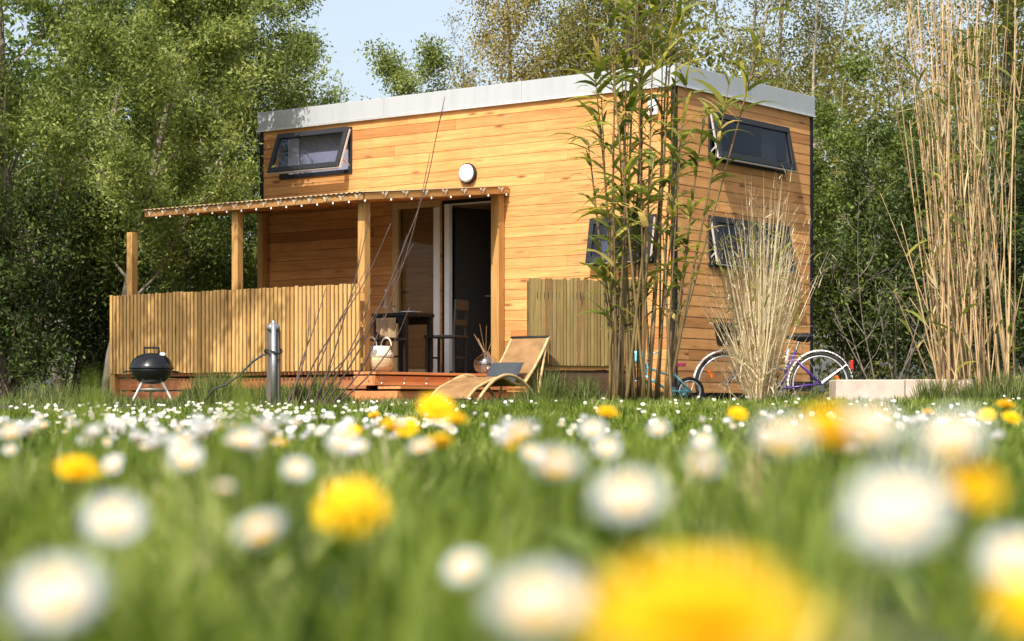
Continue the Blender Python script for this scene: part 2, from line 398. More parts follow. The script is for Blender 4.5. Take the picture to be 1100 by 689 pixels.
# ================================================================== SETTING
def terrain():
    xs = np.concatenate([np.linspace(-400, -30, 14), np.linspace(-24, -7, 12), np.linspace(-6.5, 6.5, 66), np.linspace(7, 24, 12), np.linspace(30, 400, 14)])
    ys = np.concatenate([np.linspace(-60, -4, 10), np.linspace(-2, 16, 60), np.linspace(16.2, 27, 60), np.linspace(28, 60, 17), np.linspace(80, 900, 12)])
    X, Y = np.meshgrid(xs, ys); Z = G(X, Y)
    mb = MB(); nx, ny = len(xs), len(ys)
    mb.add(np.stack([X, Y, Z], -1).reshape(-1, 3), [(j * nx + i, j * nx + i + 1, (j + 1) * nx + i + 1, (j + 1) * nx + i) for j in range(ny - 1) for i in range(nx - 1)], .5)
    return tag(mb.build('ground', M['ground'], smooth=True), kind='structure')
terrain()
def path():
    mb = MB(); xs = np.linspace(-16, 3.2, 60); ys = np.linspace(17.15, 18.15, 6)
    vs = [(x, y + .06 * math.sin(x * .9), g(x, y) + .012) for y in ys for x in xs]; nx = len(xs)
    mb.add(vs, [(j * nx + i, j * nx + i + 1, (j + 1) * nx + i + 1, (j + 1) * nx + i) for j in range(5) for i in range(nx - 1)], .5)
    o = tag(mb.build('gravel_path', M['pebble'], smooth=True), kind='structure')
    mb = MB()
    for k in range(5200):
        x = random.uniform(-9, 3.2); y = 17.15 + random.random() + .06 * math.sin(x * .9)
        s = random.uniform(.008, .024); z = g(x, y) + .012 + s * .3
        a = random.random() * 6.28; ca, sa = math.cos(a), math.sin(a); e = random.uniform(.7, 1.4)
        vs = [(x + ca * s * e, y + sa * s * e, z), (x - sa * s, y + ca * s, z), (x - ca * s * e, y - sa * s * e, z), (x + sa * s, y - ca * s, z), (x, y, z + s * .6), (x, y, z - s * .5)]
        mb.add(vs, [(0, 1, 4), (1, 2, 4), (2, 3, 4), (3, 0, 4), (1, 0, 5), (2, 1, 5), (3, 2, 5), (0, 3, 5)])
    tag(mb.build('path_gravel', M['pebble'], smooth=True), 'pale loose gravel along the path edge in front of the house', None, kind='stuff')
path()

# ================================================================== HOUSE
LEN, DEP = 6.42, 3.11
Z0, ZB, ZT = .14, 3.60, 3.835
house = thing('tiny_house', 'flat roofed two storey tiny house clad in honey coloured larch boards', 'tiny house', L2W(0, 0), ANG)
# openings in facade (local x, z)
DX0, DX1 = fx(476), fx(534)
DFLOOR = .365
DTOP = fz(515, 213)
win1 = (fx(302), fx(379), fz(379, 186), fz(379, 137))
win2 = (fx(637), fx(706), fz(672, 284), fz(672, 233))
win3 = (sy(760), sy(842), 0, 0)
def szl(b, py): return EYE + (HY - py) / F * (CY + EYV.y * b) - HZ
win3 = (win3[0], win3[1], szl(win3[0], 172), szl(win3[0], 120))
win4 = (sy(760), sy(842), szl(sy(760), 286), szl(sy(760), 232))
GX0, GX1 = fx(423), fx(474)          # glazed leaf
GTOP = fz(450, 217)
front_open = [win1, win2, (DX0, DX1, DFLOOR, DTOP), (GX0, GX1, DFLOOR, GTOP)]
side_open = [win3, win4]

def segs(lo, hi, cuts):
    s = [(lo, hi)]
    for a, b in cuts:
        t = []
        for l, h in s:
            if b <= l or a >= h: t.append((l, h)); continue
            if a > l: t.append((l, a))
            if b < h: t.append((b, h))
        s = t
    return [q for q in s if q[1] - q[0] > .01]
def cladding(lo, hi, opens, put):
    pitch = .1235; z = Z0; row = 0
    while z < ZB - .01:
        z1 = min(z + pitch, ZB)
        # joints for this row
        js = []; x = lo - random.uniform(0, 2.6)
        while x < hi:
            ln = random.uniform(2.2, 4.2); js.append((max(x, lo), min(x + ln, hi), random.random())); x += ln
        brk = sorted(set([z, z1] + [v for o in opens for v in (o[2], o[3]) if z + .004 < v < z1 - .004]))
        for za, zb in zip(brk[:-1], brk[1:]):
            zm = (za + zb) / 2
            cuts = [(o[0], o[1]) for o in opens if o[2] < zm < o[3]]
            for ja, jb, rr in js:
                if jb - ja < .02: continue
                for a, b in segs(ja, jb, cuts): put(a + .0012, b - .0012, za, zb, z, z1, rr)
        z += pitch; row += 1
def mk_front(mb):
    def put(a, b, za, zb, z, z1, rr):
        # shiplap: the lower edge stands proud, a shadow gap at the top
        f = lambda q: -(.012 + .0035 * (1 - (q - z) / (z1 - z)))
        zt = zb - (.0042 if abs(zb - z1) < 1e-6 else 0)
        vs = [(a, f(za), za), (b, f(za), za), (b, f(zt), zt), (a, f(zt), zt), (a, .012, za), (b, .012, za), (b, .012, zt), (a, .012, zt)]
        mb.add(vs, [(0, 1, 2, 3), (1, 0, 4, 5), (3, 2, 6, 7), (0, 3, 7, 4), (2, 1, 5, 6)], rr)
    return put
def mk_side(mb):
    def put(a, b, za, zb, z, z1, rr):
        f = lambda q: .012 + .0035 * (1 - (q - z) / (z1 - z))
        zt = zb - (.0042 if abs(zb - z1) < 1e-6 else 0)
        vs = [(f(za), a, za), (f(za), b, za), (f(zt), b, zt), (f(zt), a, zt), (-.012, a, za), (-.012, b, za), (-.012, b, zt), (-.012, a, zt)]
        mb.add(vs, [(0, 1, 2, 3), (1, 0, 4, 5), (3, 2, 6, 7), (0, 3, 7, 4), (2, 1, 5, 6)], rr)
    return put
def backing(mb, lo, hi, opens, put):
    brk = sorted(set([Z0, ZB] + [v for o in opens for v in (o[2], o[3])]))
    for za, zb in zip(brk[:-1], brk[1:]):
        zm = (za + zb) / 2
        for a, b in segs(lo, hi, [(o[0], o[1]) for o in opens if o[2] < zm < o[3]]): put(a, b, za, zb)
mb = MB(); cladding(-LEN + .03, -.03, front_open, mk_front(mb)); front_wall = mb.build('wall', M['clad_x'], house)
mb = MB(); backing(mb, -LEN + .02, -.02, front_open, lambda a, b, za, zb: mb.box(a, b, .013, .10, za, zb))
mb.build('wall_lining', [M['membrane']], front_wall)
mb = MB(); cladding(.03, DEP - .03, side_open, mk_side(mb)); side_wall = mb.build('wall', M['clad_y'], house)
mb = MB(); backing(mb, .102, DEP - .02, side_open, lambda a, b, za, zb: mb.box(-.10, -.013, a, b, za, zb))
mb.build('wall_lining', [M['membrane']], side_wall)
mb = MB(); cladding(.05, DEP - .05, [], lambda a, b, za, zb, z, z1, rr: mb.box(-LEN - .02, -LEN + .012, a, b, za, zb - .006, rr)); w = mb.build('wall', M['clad_y'], house)
mb = MB(); mb.box(-LEN + .013, -LEN + .1, .102, DEP - .02, Z0, ZB); mb.build('wall_lining', M['membrane'], w)
mb = MB(); cladding(-LEN + .05, -.05, [], lambda a, b, za, zb, z, z1, rr: mb.box(a, b, DEP - .012, DEP + .02, za, zb - .006, rr)); w = mb.build('wall', M['clad_x'], house)
mb = MB(); mb.box(-LEN + .02, -.02, DEP - .10, DEP - .013, Z0, ZB); mb.build('wall_lining', M['membrane'], w)
# interior floor, partition and loft
mb = MB(); mb.box(-LEN + .1, -.1, .1, DEP - .1, DFLOOR - .1, DFLOOR - .005); mb.build('floor', M['lining'], house)
mb = MB(); mb.box(-LEN + .1, -.1, .1, DEP - .1, 2.42, 2.5); mb.build('loft_floor', M['lining'], house)
mb = MB(); mb.box(-2.2, -2.12, .1, DEP - .1, DFLOOR, 2.42); mb.box(-4.6, -4.52, .1, DEP - .1, DFLOOR, 2.42); mb.build('partition', M['lining'], house)
mb = MB()
for (x, y) in ((-.012, -.0), (-LEN + .012, 0), (-.0, DEP), (-LEN + .0, DEP)):
    mb2 = MB(); mb2.box(x - .028, x + .028, y - .028, y + .028, Z0 - .02, ZB - .002); mb2.build('corner_trim', M['black'], house)
# flashing / roof
mb = MB(); o = .045
mb.box(-LEN - o, o, -o, -.01, ZB, ZT); mb.box(o - .035, o, -.009, DEP + o, ZB, ZT); mb.box(-LEN - o, -LEN - o + .035, -.009, DEP + o, ZB, ZT); mb.box(-LEN - o + .036, o - .036, DEP + o - .035, DEP + o, ZB, ZT)
roof_edge = mb.build('roof_flashing', M['flash'], house, bevel=.006)
mb = MB(); mb.box(-LEN - o - .012, o + .012, -o - .012, -o + .02, ZB - .022, ZB - .002); mb.box(o - .02, o + .012, -o + .021, DEP + o, ZB - .022, ZB - .002)
mb.build('drip_edge', M['alu'], roof_edge)
mb = MB(); mb.box(-LEN, 0, 0.0, DEP, ZB + .02, ZT - .03); mb.build('roof', M['anthra'], house)
for xs_ in (-4.3, -2.15):
    mb = MB(); mb.box(xs_ - .03, xs_ + .03, -o - .006, -o - .0005, ZB, ZT + .004); mb.build('lap_joint', M['flash'], roof_edge)
mb = MB(); mb.box(o + .0005, o + .006, 1.5, 1.56, ZB, ZT + .004); mb.build('lap_joint', M['flash'], roof_edge)
# chassis below
mb = MB(); mb.box(-LEN + .1, -.12, .12, DEP - .12, -.02, Z0 - .005); mb.build('chassis', M['black'], house)

def awning(mp, lo, hi, z0, z1, out, name='window', pane=M['glass'], blind=True):
    """mp(along, outward, z) -> local point; sash hung from the top and pushed out by `out` at the bottom"""
    def bx(mb, a0, a1, o0, o1, za, zb):
        vs = [mp(a, o_, z) for z in (za, zb) for o_ in (o0, o1) for a in (a0, a1)]
        mb.add(vs, [(0, 2, 3, 1), (4, 5, 7, 6), (0, 1, 5, 4), (2, 6, 7, 3), (0, 4, 6, 2), (1, 3, 7, 5)])
    e = .006; t = .05
    mb = MB()
    bx(mb, lo - e, hi + e, -.10, .034, z1 - t, z1 + e); bx(mb, lo - e, hi + e, -.10, .036, z0 - e, z0 + t)
    bx(mb, lo - e, lo + t, -.10, .034, z0 + t, z1 - t); bx(mb, hi - t, hi + e, -.10, .034, z0 + t, z1 - t)
    fr = mb.build(name, M['anthra'], house, bevel=.004)
    # tilted sash
    h = z1 - z0 - .02; ang = math.asin(min(.95, out / h)); ca, sa = math.cos(ang), math.sin(ang)
    def sp(a, d, n): return mp(a, .04 + d * sa + n * ca, z1 - .01 - d * ca + n * sa)
    def sbx(mb, a0, a1, d0, d1, n0, n1):
        vs = [sp(a, d, n) for d in (d0, d1) for n in (n0, n1) for a in (a0, a1)]
        mb.add(vs, [(0, 2, 3, 1), (4, 5, 7, 6), (0, 1, 5, 4), (2, 6, 7, 3), (0, 4, 6, 2), (1, 3, 7, 5)])
    mb = MB(); w = .07
    sbx(mb, lo + .01, hi - .01, 0, w, 0, .045); sbx(mb, lo + .01, hi - .01, h - w, h, 0, .046)
    sbx(mb, lo + .01, lo + w, w, h - w, 0, .045); sbx(mb, hi - w, hi - .01, w, h - w, 0, .045)
    mb.build('sash', M['anthra'], fr, bevel=.004)
    mb = MB(); sbx(mb, lo + w, hi - w, w, h - w, .018, .026); mb.build('pane', pane, fr)
    mb = MB()
    for a in (lo + .006, hi - .006):                       # pale edge seal and stays at each side
        sbx(mb, a - .006, a + .006, .02, h, -.012, .012)
    sbx(mb, lo + .01, hi - .01, h + .001, h + .012, .0, .03)
    for a in (lo + .03, hi - .03):
        mb.bar(mp(a, .0, z0 + .07), sp(a, h * .72, .0), .016, .016)
    mb.build('stay', M['alu'], fr)
    if blind == 'full':
        mb = MB(); bx(mb, lo + t + .22, hi - t, -.085, -.075, z0 + t, z1 - t); mb.build('sky_tint_sheet', M['sky_tint'], fr)  # added sheet, coloured like the sky mirrored in the pane
    if blind:
        mb = MB(); bx(mb, *((lo + t, lo + t + (hi - lo) * .16) if blind != 'end' else (hi - t - (hi - lo) * .2, hi - t)), -.085, -.075, z0 + t, z1 - t); mb.build('curtain', M['blind'], fr)
    return fr
fm = lambda a, o_, z: (a, -o_, z)
smap = lambda a, o_, z: (o_, a, z)
M['sky_tint'] = mat_plain('sky_tint_blue_grey', (.27, .28, .37), .8)  # sky reflection put into a flat colour
M['glass_clear'] = mat_glass('pale_window_glass', (.86, .87, .9))
awning(fm, *win1, .20, pane=M['glass_clear'], blind='full')  # no real blind: the full sheet carries the sky's reflected tone
awning(fm, *win2, .09)
awning(smap, *win3, .10, pane=M['glass_low'], blind='end')
awning(smap, *win4, .09, pane=M['glass_low'], blind='end')

# glazed leaf and entrance door
M['pane_tone'] = mat_wood('pane_tone_wood', (.20, .10, .038), (.32, .17, .065), (.40, .23, .095), 'X')
def rect_frame(mb, x0, x1, z0, z1, y0, y1, w, top=None, r=None):
    top = top or w
    mb.box(x0, x0 + w, y0, y1, z0, z1, r); mb.box(x1 - w, x1, y0, y1, z0, z1, r)
    mb.box(x0 + w, x1 - w, y0, y1, z1 - top, z1, r); mb.box(x0 + w, x1 - w, y0, y1, z0, z0 + top, r)
mb = MB(); rect_frame(mb, GX0, GX1, DFLOOR, GTOP, -.03, .06, .075)
glz = mb.build('glazed_door', M['doorwood'], house, bevel=.004)
mb = MB(); mb.box(GX0 + .075, GX1 - .075, .01, .018, DFLOOR + .075, GTOP - .075); mb.build('pane', M['glass_door'], glz)
mb = MB(); mb.box(GX0 + .08, GX1 - .08, .07, .085, DFLOOR + .08, GTOP - .08); mb.build('pane_tone_board', M['pane_tone'], glz)  # added brown board that gives the glass its woody tone
mb = MB(); mb.box(GX1 - .095, GX1 + .002, -.036, -.031, DFLOOR, GTOP - .09); mb.build('edge_strip', M['white'], glz)
mb = MB(); rect_frame(mb, DX0, DX1, DFLOOR, DTOP, -.02, .10, .045); fr = mb.build('door_frame', M['black'], house)
mb = MB(); x0 = DX0 + .046
mb.box(x0, x0 + .075, -.035, .03, DFLOOR, DTOP - .046); mb.box(x0 + .076, DX1 - .046, -.022, .0, DTOP - .062, DTOP - .046)
mb.build('jamb', M['white'], fr, bevel=.003)
mb = MB(); Md = Matrix.Translation((x0 + .05, .125, 0)) @ Matrix.Rotation(R(82), 4, 'Z')
mb.box(0, .62, -.022, .022, DFLOOR + .01, DTOP - .06, M=Md); dr = mb.build('door', M['dark'], house)
mb = MB(); mb.bar(Md @ Vector((.56, -.05, 1.35)), Md @ Vector((.46, -.05, 1.35)), .018, .018); mb.bar(Md @ Vector((.56, -.055, 1.35)), Md @ Vector((.56, .0, 1.35)), .018, .018); mb.build('handle', M['alu'], dr)
# door side lining post at the right of the opening is the terrace post; wall lamp
lx, lz = fx(505), fz(505, 187)
Mw = Matrix.Translation((lx, -.02, lz)) @ Matrix.Rotation(R(90), 4, 'X')
mb = MB(); mb.lathe([(.0, 0), (.118, 0), (.125, .012), (.125, .05), (.110, .055)], 32, M=Mw); lamp = mb.build('wall_lamp', M['anthra'], house, smooth=False)
mb = MB(); mb.lathe([(.112, .05), (.108, .066), (.08, .082), (.04, .09), (.0, .092)], 32, M=Mw); mb.build('diffuser', M['whiteglow'], lamp, smooth=True)
# small floodlight near the corner, below the roof
lx, lz = fx(704), fz(704, 112)
mb = MB(); mb.box(lx - .06, lx + .06, -.075, -.022, lz - .13, lz + .10); sl = mb.build('security_light', M['white'], house, bevel=.012)
mb = MB(); mb.box(lx - .045, lx + .045, -.085, -.076, lz - .01, lz + .08); mb.build('lens', M['tglass'], sl)
mb = MB(); mb.lathe([(.03, 0), (.028, .02), (.018, .032), (0, .036)], 16, M=Matrix.Translation((lx, -.075, lz - .07)) @ Matrix.Rotation(R(90), 4, 'X')); mb.build('sensor', M['black'], sl, smooth=True)
M['brown_infill'] = mat_wood('dark_brown_infill', (.03, .017, .010), (.06, .032, .017), (.09, .05, .026), 'X')
M['beam_y'] = mat_wood('pine_beam_across', (.26, .125, .036), (.42, .22, .068), (.52, .30, .105), 'Y')
M['cordpale'] = mat_plain('pale_cord', (.62, .52, .38), .8)
# ================================================================== TERRACE (house axes: x along facade, y < 0 in front)
ter = thing('terrace', 'raised timber terrace with slatted balustrade, red deck and flat canopy on posts', 'terrace', L2W(0, 0), ANG)
TX0, TX1, TY = -6.38, -2.34, -2.60
DZ = .362
def fpx(px, d):      # local x on the vertical plane y = -d
    P = Vector((CX, CY, 0)) - EYV * d; t = (px - HX) / F
    return (t * P.y - P.x) / (EX.x - t * EX.y)
def fpz(px, py, d):
    x = fpx(px, d); D = CY - EYV.y * d + EX.y * x
    return EYE + (HY - py) / F * D - HZ
mb = MB(); y = TY
while y < -.05:
    mb.box(TX0, TX1 + .02, y, min(y + .138, -.03), DZ - .028, DZ); y += .144
mb.build('deck_floor', M['deck'], ter, bevel=.003)
mb = MB()
for k in range(2):
    zz = .02 + k * .155
    x = TX0
    while x < TX1 - .02:
        x2 = min(x + random.uniform(1.6, 2.4), TX1); mb.box(x, x2 - .004, TY + .03, TY + .055, zz, zz + .135); x = x2
mb.build('skirt', M['deck'], ter, bevel=.003)
mb = MB()
for k in range(2): mb.box(TX0 + .02, TX0 + .045, TY + .06, -.04, .02 + k * .155, .155 + k * .155)
mb.build('skirt', M['deck_y'], ter)
# steps along the open right-hand end
mb = MB()
for k, (xo, zt) in enumerate(((.03, DZ), (.36, DZ - .16))):
    xa, xb = TX1 + xo, TX1 + xo + .33
    ya, yb = -2.82 + k * .02, -.30
    top = zt - .006
    for j in range(2): mb.box(xa + j * .162, xa + j * .162 + .156, ya, yb, top - .028, top)
st_t = mb
step = mb.build('step', M['step_wood_lit'], ter, bevel=.003)
mb = MB()
for k, (xo, z0, z1) in enumerate(((.30, DZ - .155, DZ - .05), (.62, .0, DZ - .215), (.31, .0, .08))):
    mb.box(TX1 + xo, TX1 + xo + .028, -2.82, -.30, z0, z1)
mb.box(TX1 + .03, TX1 + .32, -2.82, -2.795, DZ - .155, DZ - .05); mb.box(TX1 + .03, TX1 + .64, -2.80, -2.775, .0, DZ - .215)
rs = mb.build('riser', M['step_wood_lit'], ter, bevel=.003)
for yy in np.linspace(-2.7, -.42, 7):
    for zz in (DZ - .075, DZ - .13):
        mb = MB(); mb.lathe([(.011, 0), (.009, .004), (0, .005)], 8, M=Matrix.Translation((TX1 + .328, yy, zz)) @ Matrix.Rotation(R(90), 4, 'Y')); mb.build('screw', M['alu'], rs)
# posts
def post(px, py_top, d, x=None, w=.095, z0=.0):
    xx = fpx(px, d) if x is None else x
    mb = MB(); mb.box(xx - w / 2, xx + w / 2, -d - w / 2, -d + w / 2, z0, py_top)
    return mb.build('post', M['post'], ter, bevel=.005)
ROOFZ = fpz(392, 211, 2.62)
RX0 = fpx(158, 2.62)
SL = fz(547, 205) - ROOFZ
def rz(y): return ROOFZ + SL * (y + 2.62) / 2.6
pz = ROOFZ - .03
post(142, fpz(142, 250, 2.5), 2.50); post(255, pz, 2.50); post(391, pz, 2.42, w=.10)
xx = (fx(533) + fx(545)) / 2
mb = MB(); mb.box(xx - .06, xx + .06, -.135, -.024, .0, rz(-.1) - .03); mb.build('post', M['post'], ter, bevel=.004)
mb = MB(); mb.box(TX0 + .02, TX0 + .11, -.15, -.045, .0, rz(-.1) - .04); mb.build('post', M['post'], ter, bevel=.004)
# canopy
XR = fx(547) ; 
canopy_pts = None
mb = MB()
mb.box(RX0, TX1 + .02, -2.66, -2.615, ROOFZ - .04, ROOFZ + .038)                      # front fascia
canopy = mb.build('canopy_roof', M['beam'], ter, bevel=.004)
for xe, xw in ((TX1 - .02, TX1 - .02), (RX0, RX0 - .62)):
    mb = MB(); mb.bar((xe + .021, -2.613, rz(-2.613)), (xw + .021, -.03, rz(-.03)), .042, .076); mb.build('end_fascia', M['beam_y'], canopy, bevel=.004)
mb = MB()
for x in np.linspace(RX0 + .5, TX1 - .5, 6): mb.bar((x, -2.61, rz(-2.61) - .005), (x, -.03, rz(-.03) - .005), .06, .07)
mb.build('rafter', M['clad_y'], canopy)
mb = MB()
def cor(u, v):
    x = RX0 - .03 + u * (TX1 + .06 - RX0); y = -2.69 + v * 2.65; x -= .64 * v * max(0, 1 - u * 4); return (x, y, rz(y) + .050 + .006 * math.sin(x * 2 * math.pi / .076))
mb.grid(cor, 420, 2); mb.build('roof_sheet', M['sheet'], canopy, smooth=True, solid=.004)
# festoon string: shallow loops pinned along the fascia with little peaks, small bulbs below
def festoon():
    bl = MB(); bl.lathe([(0, -.016), (.008, -.012), (.011, -.003), (.006, .006), (.004, .012)], 8); first_b = None
    edge = [(x, -2.666) for x in np.linspace(RX0 + .1, TX1 - .05, 15)] + [(TX1 + .027, y) for y in np.linspace(-2.3, -.2, 7)]
    for k, (x, y) in enumerate(edge):
        dx, dy = (1, 0) if y < -2.6 else (0, 1)
        z = rz(y) + .036; sl = SL / 2.6 * dy
        P = lambda u, dz: (x + dx * u, y + dy * u, z + dz + sl * u)
        mb = MB()
        for w, h in ((.05, .058), (.03, .032)): mb.tube([P(-w, .004), P(-w * .5, -h * .45), P(0, -h), P(w * .5, -h * .45), P(w, .004)], .0042, 5)
        mb.build('cord_loop', M['cordpale'], canopy, smooth=True)
        if first_b is None: first_b = o = bl.build('bulb', M['whiteglow'], canopy, smooth=True)
        else: o = first_b.copy(); COL.objects.link(o)
        o.location = P(.11, -.085)
festoon()
# balustrade: vertical slats on rails, front side and left return
bal_top = fpz(260, 311, 2.64); bal_bot = fpz(260, 400, 2.64)
mb = MB(); x = TX0
xend = TX1 + .01
k = 0
while x < xend - .03:
    jit = random.uniform(-.008, .008); w = random.uniform(.037, .043)
    gap = .006 if k % 1 == 0 else .0
    mb.box(x, x + w, -2.665, -2.642, bal_bot + jit * .6, bal_top + jit)
    x += w + random.uniform(.018, .024); k += 1
bal = mb.build('balustrade', M['slat'], ter, bevel=.003)
mb = MB()
for zz in (bal_bot + .08, (bal_bot + bal_top) / 2, bal_top - .1): mb.box(TX0, xend, -2.641, -2.595, zz, zz + .06)
mb.build('rail', M['beam'], bal)
mb = MB(); y = -2.62
while y < -.2:
    mb.box(TX0 - .025, TX0 - .002, y, y + .042, bal_bot, bal_top + random.uniform(-.006, .006)); y += .0545
mb.build('balustrade', M['slat'], ter, bevel=.003)
mb = MB()
mb.box(TX0 - .03, TX0 + .06, -2.64, -2.55, 0, bal_bot + .1); mb.build('post', M['post'], ter, bevel=.004)
mb = MB(); xm = fpx(251, 2.64); mb.box(xm - .045, xm + .045, -2.64, -2.56, 0, bal_bot + .1); mb.build('post', M['post'], ter, bevel=.004)

# ================================================================== SLATTED SCREEN on the right
sx0, sx1 = gx(574, 21.5), gx(681, 21.8)
scr_d = Vector((sx1 - sx0, .30, 0)); scr_len = scr_d.length; scr_a = math.atan2(.30, sx1 - sx0)
zg = g(sx0, 21.5)
scr = thing('slat_screen', 'greenish vertical slat screen on posts behind the tall centre bamboo', 'screen', (sx0, 21.5, 0), scr_a)
zt = EYE + (HY - 299) / F * 21.6; zb = EYE + (HY - 393) / F * 21.6
mb = MB(); x = .03
while x < scr_len:
    w = random.uniform(.028, .036); mb.box(x, x + w, -.045, -.018, zb + random.uniform(-.01, .0), zt + random.uniform(-.025, .012)); x += w + random.uniform(.004, .009)
mb.build('slat_panel', M['slat_green'], scr, bevel=.004)
for zz, mt in ((zb - .045, 'beam'), (zt - .22, 'slat_green')):
    mb = MB(); mb.box(0, scr_len + .02, -.016, .045, zz, zz + .07); mb.build('rail', M[mt], scr, bevel=.004)
mb = MB(); mb.box(.05, scr_len - .05, .01, .035, zg - .05, zb - .047); mb.build('dark_infill', M['brown_infill'], scr)  # added dark brown panel filling the gap under the bottom rail
for x in (.0, scr_len * .70, scr_len + .0):
    mb = MB(); mb.box(x - .045, x + .045, .047, .13, zg - .1, zt - .03); mb.build('post', M['slat_green'], scr, bevel=.005)
mb = MB(); mb.box(-.05, .02, -.05, .046, zg - .1, zt - .01); mb.build('post', M['slat_green'], scr, bevel=.005)

# ================================================================== THINGS ON THE TERRACE
def place(name, label, cat, x, y, z, rz=0): return thing(name, label, cat, L2W(x, y, z), ANG + rz)
# black table
t = place('bistro_table', 'square black table on the deck with tan cloth under its top', 'table', -3.02, -1.15, DZ)
mb = MB(); mb.box(-.26, .26, -.26, .26, .66, .70); mb.build('table_top', M['black'], t, bevel=.006)
for sx in (-1, 1):
    for s2 in (-1, 1):
        mb = MB(); mb.box(sx * .22 - .025, sx * .22 + .025, s2 * .22 - .025, s2 * .22 + .025, 0, .659); mb.build('leg', M['black'], t, bevel=.004)
mb = MB(); mb.box(-.19, .19, -.24, -.21, .58, .659); mb.box(-.19, .19, .21, .24, .58, .659); mb.build('apron', M['black'], t)
c = place('tan_throw', 'tan cloth hanging in folds below the black table top', 'cloth', -3.02, -1.15, DZ)
mb = MB()
def fold(u, v):
    x = -.18 + .30 * u; z = .645 - v * (.16 + .14 * u); return (x, -.275 + .02 * math.sin(u * 16) * (.3 + v) - .0 * v, z)
mb.grid(fold, 24, 10); 
oo = mb.build('cloth_drape', M['tan_cloth'], c, smooth=True, solid=.006)
def chair(label, x, y, rz, tall=True):
    ch = place('wooden_chair' if tall else 'low_stool', label, 'chair' if tall else 'stool', x, y, DZ, rz)
    h = .45 if tall else .40
    mb = MB(); mb.box(-.20, .20, -.20, .20, h - .03, h); mb.build('seat', M['black'], ch, bevel=.006)
    for sx in (-1, 1):
        for s2 in (-1, 1):
            zt_ = h - .031 if (s2 < 0 or not tall) else .86
            mb = MB(); mb.tube([(sx * .175, s2 * .175, 0), (sx * .17, s2 * .17, h - .04), (sx * .17, s2 * (.17 if s2 < 0 else .20), zt_)], .017, 8); mb.build('leg', M['black'], ch)
    if tall:
        mb = MB(); mb.box(-.19, .19, .185, .21, .74, .86); mb.box(-.17, .17, .18, .20, .56, .63); mb.build('backrest', M['black'], ch, bevel=.006)
    for s2 in (-1, 1):
        mb = MB(); mb.box(-.16, .16, s2 * .17 - .01, s2 * .17 + .01, .18, .2); mb.build('stretcher', M['black'], ch)
    return ch
chair('black ladder back chair standing against the white door jamb', -2.66, -.80, R(-75))
chair('low black stool in front of the table on the deck', -2.86, -1.70, 0, False)
# carafe, glasses and tray on the table
def glassware(name, label, cat, x, y, prof, mt='tglass'):
    o = place(name, label, cat, -3.02 + x, -1.15 + y, DZ + .70)
    mb = MB(); mb.lathe(prof, 20); mb.build('body', M[mt], o, smooth=True)
    return o
cf = glassware('glass_carafe', 'tall clear glass carafe at the left of the black table', 'carafe', -.18, -.1, [(.0, .001), (.05, .001), (.055, .02), (.05, .12), (.02, .19), (.018, .25), (.024, .265)])
mb = MB(); mb.lathe([(0, .265), (.02, .265), (.02, .285), (0, .29)], 12); mb.build('stopper', M['steel'], cf)
gb = glassware('drinking_glass', 'stemless drinking glass just right of the carafe', 'glass', -.09, -.05, [(0, .001), (.028, .001), (.034, .10)])
gb2 = glassware('drinking_glass', 'drinking glass in the middle of the black table', 'glass', -.02, -.16, [(0, .001), (.028, .001), (.034, .09)])
tr = place('serving_tray', 'flat pale serving tray on the right half of the black table', 'tray', -3.02 + .12, -1.17, DZ + .70)
mb = MB(); mb.lathe([(0, .001), (.13, .001), (.155, .022), (.15, .022), (.128, .008), (0, .008)], 28); mb.build('dish', M['steel'], tr, smooth=True)
# basket on the deck edge
bx_, by_ = TX1 - .16, -2.20
b = place('woven_basket', 'round palm basket with white upper band and two loop handles on deck edge', 'basket', bx_, by_, DZ, R(20))
mb = MB(); mb.lathe([(0, .002), (.12, .002), (.155, .02), (.178, .08), (.18, .13), (.172, .165)], 36); mb.build('belly', M['basket'], b, smooth=True)
mb = MB(); mb.lathe([(.174, .165), (.18, .17), (.165, .21), (.14, .255), (.128, .29), (.120, .29), (.13, .25), (.16, .19)], 36); mb.build('band', M['basket_white'], b, smooth=True)
for dx_ in (-.055, .075):
    mb = MB(); mb.torus((dx_, -.06 if dx_ < 0 else .06, .285), .062, .008, 'y', 20, 6, a0=0, a1=math.pi)
    vs = [(v[0], v[1], .285 + (v[2] - .285) * 1.6) for v in mb.v]; mb.v = vs
    mb.build('handle', M['basket_white'], b, smooth=True)
# glass globe vase with dried stems, on the deck edge by the doorway
gv = place('globe_vase', 'clear round glass vase with dry twigs at the doorway edge of the deck', 'vase', TX1 + .05, -.52, DZ)
mb = MB(); mb.lathe([(0, .002), (.07, .004), (.13, .05), (.148, .11), (.13, .17), (.08, .215), (.045, .235), (.04, .26)], 28); mb.build('globe', M['globe'], gv, smooth=True)
for k in range(5):
    a = random.uniform(0, 6.28); mb = MB(); q = random.uniform(.08, .2)
    mb.tube([(0, 0, .03), (.02 * math.cos(a), .02 * math.sin(a), .25), (q * math.cos(a), q * math.sin(a), random.uniform(.42, .58))], [.004, .004, .003], 5)
    mb.build('twig', M['straw'], gv)

